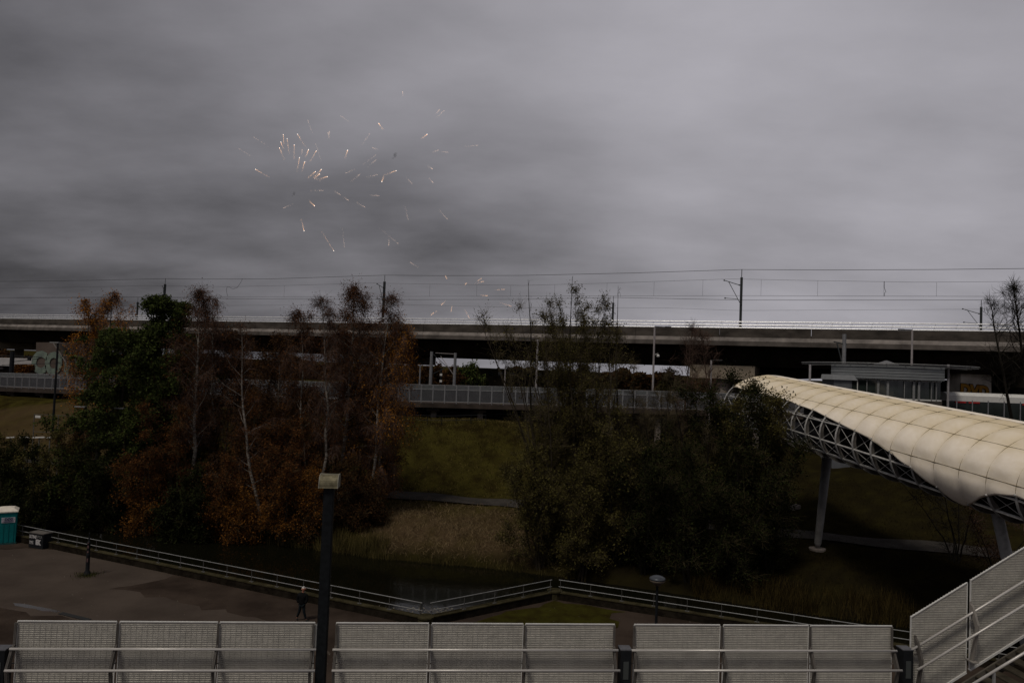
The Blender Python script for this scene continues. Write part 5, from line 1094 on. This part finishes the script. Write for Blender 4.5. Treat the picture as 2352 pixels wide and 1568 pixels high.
# vegetation beyond the walkway
for i, (u, Y, vt_, r_, lf, lb, bare) in enumerate([(955, 104, 848, 3.2, 'brown', 'brown bush beyond the walkway fence, behind the thin mast', 0), (1000, 106, 846, 3.2, 'brown', 'brown bush behind the banded signal post', 0), (1085, 107, 842, 4.0, 'green', 'rounded green tree beyond the walkway fence left of the beige houses', 0), (1045, 105, 852, 3.0, 'brown', 'brownish bush left of the rounded green tree', 0), (560, 112, 828, 5, 'brown', 'brown tree beyond the walkway seen between the birches', 0), (640, 116, 835, 4, 'brown', 'second brown tree beyond the walkway seen between the birches', 0), (330, 120, 840, 4, 'brown', 'brown tree beyond the walkway behind the green tree', 0), (1340, 112, 846, 4, 'brown', 'brown tree under the viaduct behind the willows', 0), (1540, 112, 858, 3.5, 'olive', 'olive tree under the viaduct behind the thicket', 0)]):
    tree('background_tree', lb, 'tree', u, Y, vt_, rad=r_, f0=.1, n1=30, n2=7, n3=4, bark='dark', twig='brown', leaf=lf, nl=5, ls=.2, seed=100 + i, up=.4, r0=.14, stems=3, twl=1.3, shape='bush', zbase=7.0, group='trees beyond the raised walkway', twr=.02)
for i, u in enumerate((953, 975, 1062, 1080, 1098, 1118, 1127, 1150, 1186, 1204, 1222)):
    p = at_y(u, 880, 99); rng = np.random.default_rng(200 + i); h = [3.9, 3.0, 4.2, 3.2, 3.6, 4.4, 3.3, 2.6, 3.4, 2.6, 3.0][i]; n = 2600
    z = rng.uniform(0, 1, n) ** .8; rr = 1.05 * (1 - z) ** .8 * np.sqrt(rng.uniform(.3, 1, n)) + .1; a_ = rng.uniform(0, 6.283, n)
    C = np.stack([p.x + rr * np.cos(a_), 99 + rr * np.sin(a_), 7.3 + z * h], 1)
    t = thing('hedge_shrub', (p.x, 99, 7.2), NTH[i] + ' dark conical shrub in the row beyond the walkway fence' if i < 10 else 'rightmost dark conical shrub in the row beyond the walkway fence', 'shrub', 'dark conical shrubs beyond the walkway fence')
    fastmesh('crown', leaves_np(C, .13, rng), LEAF['dark'], parent=t); q = MB(); q.tube([(p.x, 99, 7), (p.x, 99, 7.3 + h * .8)], [.08, .03], 6); q.build('trunk', BARK['blackb'], t)
# orange hedge by the shelter
rng = np.random.default_rng(5); C = np.stack([rng.uniform(at_y(40, 860, 118).x, at_y(72, 860, 118).x, 9000), rng.uniform(117, 119, 9000), 7.2 + 3.9 * rng.uniform(0, 1, 9000) ** .8 ], 1)
tag(fastmesh('hedge', leaves_np(C, .14, rng), LEAF['orange'], base=(float(C[0, 0]), 118, 7)), 'orange hedge beside the dark catenary mast at left', 'hedge')
# distant treeline
rng = np.random.default_rng(6); n = 110000; X = rng.uniform(-330, 260, n); hh = 4.9 + .9 * np.sin(X * .05) + 1.0 * np.sin(X * .17 + 1) + .8 * np.sin(X * .41) + .6 * np.sin(X * 1.1)
C = np.stack([X, 240 + rng.uniform(-6, 6, n) - X * .1, 7.0 + hh * rng.uniform(0, 1, n) ** .75], 1)
fastm = fastmesh('distant_treeline', leaves_np(C, .75, rng), LEAF['brown'], base=(0, 240, 7)); tag(fastm, 'distant brown treeline beyond the railway', 'treeline', kind='stuff')
print('LEAVES', LCOUNT[0])
# ---------------------------------------------------------------- grass and reeds
rng = np.random.default_rng(8)
def blades(n, xr, dr_, h, wdt, lean, m_, name, label, seed, dens=None, flat=0.0):
    rng = np.random.default_rng(seed); X = rng.uniform(*xr, n); D_ = rng.uniform(*dr_, n); Yb_ = np.interp(X, *YB); Y = Yb_ + D_
    if dens is not None: k = rng.uniform(0, 1, n) < dens(X, D_); X, Y = X[k], Y[k]; n = len(X)
    Z = np.array([ground_z(float(a), float(b)) for a, b in zip(X, Y)]); Bp = np.stack([X, Y, Z - .02], 1); hgt_ = h * rng.uniform(.5, 1.25, n)
    ln = rng.normal(size=(n, 3)) * lean; ln[:, 2] = 1.0 - flat * rng.uniform(0, 1, n); ln /= np.linalg.norm(ln, axis=1, keepdims=True); tip = Bp + ln * hgt_[:, None]
    wv = rng.normal(size=(n, 3)); wv[:, 2] = 0; wv /= np.linalg.norm(wv, axis=1, keepdims=True); wv *= wdt
    Q = np.stack([Bp - wv, Bp + wv, tip + wv * .25, tip - wv * .25], 1); tag(fastmesh(name, Q, m_, base=(float(np.mean(X)), float(np.mean(Y)), 0)), label, 'grass', kind='stuff')
m_straw = mat('dry_straw', (.20, .145, .080), .9, col2=(.055, .038, .022), scale=.8, island=True, spec=.03)
m_slope = mat('slope_blade', (.13, .098, .035), .9, col2=(.018, .016, .005), scale=.5, island=True, spec=.0)
m_mould_shade = mat('shaded_mould_blade', (.030, .022, .008), .9, col2=(.008, .006, .003), scale=.5, island=True, spec=.0)  # grass and mould blades darkened for the shade under the bridge
m_reed_d = mat('dark_reed', (.050, .036, .013), .9, col2=(.014, .010, .004), scale=.8, island=True, spec=.0)
m_reed = mat('reed_blade', (.085, .066, .024), .9, col2=(.030, .026, .010), scale=.8, island=True, spec=.03)
blades(26000, (-15, 6), (.8, 15), .42, .014, .8, m_straw, 'dry_grass', 'flattened dry straw-coloured grass on the bank beside the willow', 21, dens=lambda x, d: np.clip(1.25 - np.abs(d - 6) / 7 - np.maximum(0, np.abs(x + 3.5) - 6) / 4, 0, 1), flat=1.0)
blades(42000, (-30, 16), (16.5, 32), .22, .022, .8, m_slope, 'slope_grass', 'short green grass on the embankment slope', 22)
blades(16000, (16, 40), (0.5, 32), .20, .02, .6, m_mould_shade, 'slope_grass', 'short grass and leaf mould, tinted dark for shade, under the tube bridge', 23)
blades(5200, (-26, -9), (-.2, 2.2), .95, .016, .22, m_reed, 'reeds', 'reeds at the waterline left of the straw-coloured bank', 24, dens=lambda x, d: .4 + .6 * (np.sin(x * 1.7) > -.2))
blades(1800, (-9, 6), (-.1, .9), .5, .015, .3, m_reed, 'reeds', 'short reeds at the foot of the straw-coloured bank', 25, dens=lambda x, d: .2 + .8 * (np.sin(x * 1.3 + 1) > .4))
blades(4600, (13, 26), (-.1, 2.6), .95, .016, .24, m_reed_d, 'reeds', 'tall brownish reeds at the waterline right of the cone lamp', 26, dens=lambda x, d: .3 + .7 * (np.sin(x * 1.1) > -.3))
# fallen leaves and litter on the paving
rng = np.random.default_rng(31); n = 900; Q = []
cnt = 0; lit = []
while cnt < n:
    u, v_ = rng.uniform(-20, 1900), rng.uniform(1270, 1600); p = at_z(u, v_, .012)
    # keep inside the plaza
    ok = all((p.x - wl[i].x) * (wl[i + 1].y - wl[i].y) / (wl[i + 1].x - wl[i].x) + wl[i].y - p.y > .4 for i in range(3) if wl[i].x <= p.x <= wl[i + 1].x) and p.y > 22
    cnt += 1
    if ok: lit.append((p.x, p.y, .012))
C = np.array(lit); qd = leaves_np(C, .028, rng); qd[:, :, 2] = .011 + (qd[:, :, 2] - .012) * .12 + .006
tag(fastmesh('fallen_leaves', qd, mat('pale_litter', (.30, .28, .24), .8, col2=(.10, .07, .03), scale=30, island=True), base=(0, 40, 0)), 'small pale fallen leaves scattered over the plaza', 'leaves', kind='stuff')
rng = np.random.default_rng(33); p = at_z(1115, 1120, 0)
m_scum = mat('floating_leaves', (.20, .18, .15), .8, var=.6, scale=6)
c0 = at_z(1000, 1409, -1.49); C = np.stack([c0.x + rng.normal(size=260) * 1.6, c0.y + .6 + rng.normal(size=260) * .35, np.full(260, -1.488)], 1); qd = leaves_np(C, .09, rng); qd[:, :, 2] = -1.49 + rng.uniform(0, .004, (len(qd), 1))
tag(fastmesh('floating_debris', qd, m_scum, base=tuple(c0)), 'pale leaves and foam floating in the inner corner of the quay', 'debris', kind='stuff')
# ---------------------------------------------------------------- fireworks
m_em = mat('firework_ember', (1.0, .62, .38), .5, emit=1.15); m_emf = mat('firework_faint', (.95, .70, .55), .5, emit=.85); m_hd = mat('firework_head', (1, .93, .85), .5, emit=2.2)
m_hal = mat('ash_casing', (.05, .045, .04), .9)
A_ = [(457, 370, 462, 450), (487, 402, 502, 530), (438, 428, 460, 485), (427, 474, 468, 570), (568, 367, 635, 470), (543, 451, 541, 560), (655, 488, 630, 550), (716, 498, 668, 580), (584, 550, 565, 660), (626, 583, 600, 660), (239, 642, 352, 707), (756, 643, 690, 710), (710, 660, 645, 715), (742, 679, 700, 712), (802, 700, 735, 722), (702, 928, 660, 890), (620, 1125, 597, 1030), (853, 1281, 755, 1125), (1342, 653, 1240, 690), (1585, 367, 1540, 403), (1205, 282, 1240, 330), (1230, 740, 1245, 695), (962, 492, 940, 560)]
B_ = [(606, 485, 600, 530), (700, 712, 755, 735), (905, 222, 975, 270), (650, 258, 685, 360), (712, 445, 755, 580), (817, 345, 820, 400), (808, 355, 812, 400), (1135, 362, 1075, 450), (1155, 473, 1205, 490), (1187, 527, 1075, 610), (1187, 567, 1115, 625), (945, 672, 1025, 640), (1060, 678, 985, 740), (1195, 684, 1110, 705), (775, 808, 670, 808), (905, 842, 850, 810), (967, 884, 925, 860), (1098, 938, 1025, 897), (455, 946, 540, 910), (1210, 850, 1130, 843), (225, 390, 350, 468), (105, 477, 235, 560), (1393, 35, 1393, 70), (1685, 172, 1645, 215), (1720, 182, 1660, 235), (1985, 453, 1875, 465), (1675, 492, 1620, 510), (1755, 508, 1690, 505), (1628, 641, 1590, 615), (1632, 747, 1600, 710), (1468, 757, 1420, 700), (1437, 1038, 1410, 925), (1745, 1035, 1680, 960), (1357, 1223, 1210, 1100), (937, 1250, 920, 1100), (1450, 1368, 1525, 1415), (1283, 1240, 1288, 1180)]
C_ = [(1730, 105, 1740, 130), (2010, 122, 1955, 165), (2030, 147, 1980, 160), (1893, 162, 1880, 175), (2195, 210, 2110, 215), (2060, 260, 2000, 255), (1695, 333, 1730, 300), (1773, 385, 1780, 340), (1915, 435, 1880, 365), (2243, 343, 2150, 310), (1615, 410, 1665, 375)]
ORD = ['leftmost', 'second from the left', 'third from the left', 'fourth from the left', 'fifth from the left', 'sixth from the left', 'seventh from the left', 'eighth from the left', 'ninth from the left', 'tenth from the left'] + [f'{k}th from the left' for k in ('11', '12', '13', '14', '15', '16', '17', '18', '19', '20')] + ['21st from the left', '22nd from the left', '23rd from the left', '24th from the left'] + [f'{k}th from the left' for k in range(25, 31)] + ['31st from the left', '32nd from the left', '33rd from the left'] + [f'{k}th from the left' for k in range(34, 41)]
rng = np.random.default_rng(77)
def spark(S, oy, what, grp, bright, Y):
    for i, (hx, hy, tx, ty) in enumerate(sorted(S)):
        y_ = Y + rng.uniform(-12, 12); h = at_y(516.8 + hx * .2929, oy + hy * .2929, y_); t_ = at_y(516.8 + tx * .2929, oy + ty * .2929, y_ + rng.uniform(-4, 4))
        n = 80 if bright else 55; k = rng.uniform(0, 1, n) ** 1.15; ds = (t_ - h); side = np.cross(np.array(ds), [0, 1, 0]); side /= np.linalg.norm(side) + 1e-9
        C = np.array(h)[None] + np.array(ds)[None] * k[:, None] + side[None] * (rng.normal(size=n) * .09 * (.4 + k))[:, None]; C[:, 1] += rng.normal(size=n) * .1
        sz = (.034 if bright else .028) * (1 - k * .55)[:, None, None]
        qd = []
        for c, s_ in zip(C, sz[:, 0, 0]):
            o = [np.array(v_) * s_ for v_ in ((1, 0, 0), (0, 1, 0), (-1, 0, 0), (0, -1, 0), (0, 0, 1.4), (0, 0, -1.4))]
            for a in range(4): qd.append([c + o[a], c + o[(a + 1) % 4], c + o[4], c + o[4]]); qd.append([c + o[a], c + o[5], c + o[5], c + o[(a + 1) % 4]])
        lb = f'{ORD[i]} of the {what}'
        if bright:
            t = thing('firework_spark', tuple(h), lb, 'firework spark', grp); o = fastmesh('ember_trail', qd, m_em, parent=t); o['kind'] = 'stuff'
            q = MB(); q.ball(h, .075, 10, 6); q.build('head', m_hd, t)
        else:
            tag(fastmesh('firework_trail', qd, m_emf if what[0] != 's' else m_em, base=tuple(h)), lb, 'firework spark', grp)
spark(A_, 201, 'bright firework streaks with glowing heads', 'bright firework streaks in the sky', True, 190)
spark(B_, 201, 'faint headless firework trails high in the sky', 'faint firework trails in the sky', False, 190)
spark(C_, 602.9, 'small firework trails low above the viaduct', 'low firework trails above the viaduct', False, 190)
for u, v_, s_, lb in ((907, 357, 1.0, 'small dark smoke puff right of the main firework burst'), (675, 445, .8, 'faint dark smoke puff below the bright-headed sparks')):
    p = at_y(u, v_, 190); m = MATS.get('smoke')
    if not m:
        m = bpy.data.materials.new('smoke'); m.use_nodes = True; n_ = m.node_tree.nodes; n_.remove(n_['Principled BSDF']); vo = n_.new('ShaderNodeVolumePrincipled'); vo.inputs['Color'].default_value = (.08, .08, .08, 1); vo.inputs['Density'].default_value = .55; m.node_tree.links.new(vo.outputs[0], n_['Material Output'].inputs['Volume']); MATS['smoke'] = m
    q = MB(); q.ball(p, .45 * s_, 12, 8, 1.5); q.ball(p + Vector((-.45, 0, -.8)) * s_, .28 * s_, 10, 6); q.ball(p + Vector((.2, .2, .55)) * s_, .3 * s_, 10, 6); tag(q.build('smoke_puff', m, base=p), lb, 'smoke')
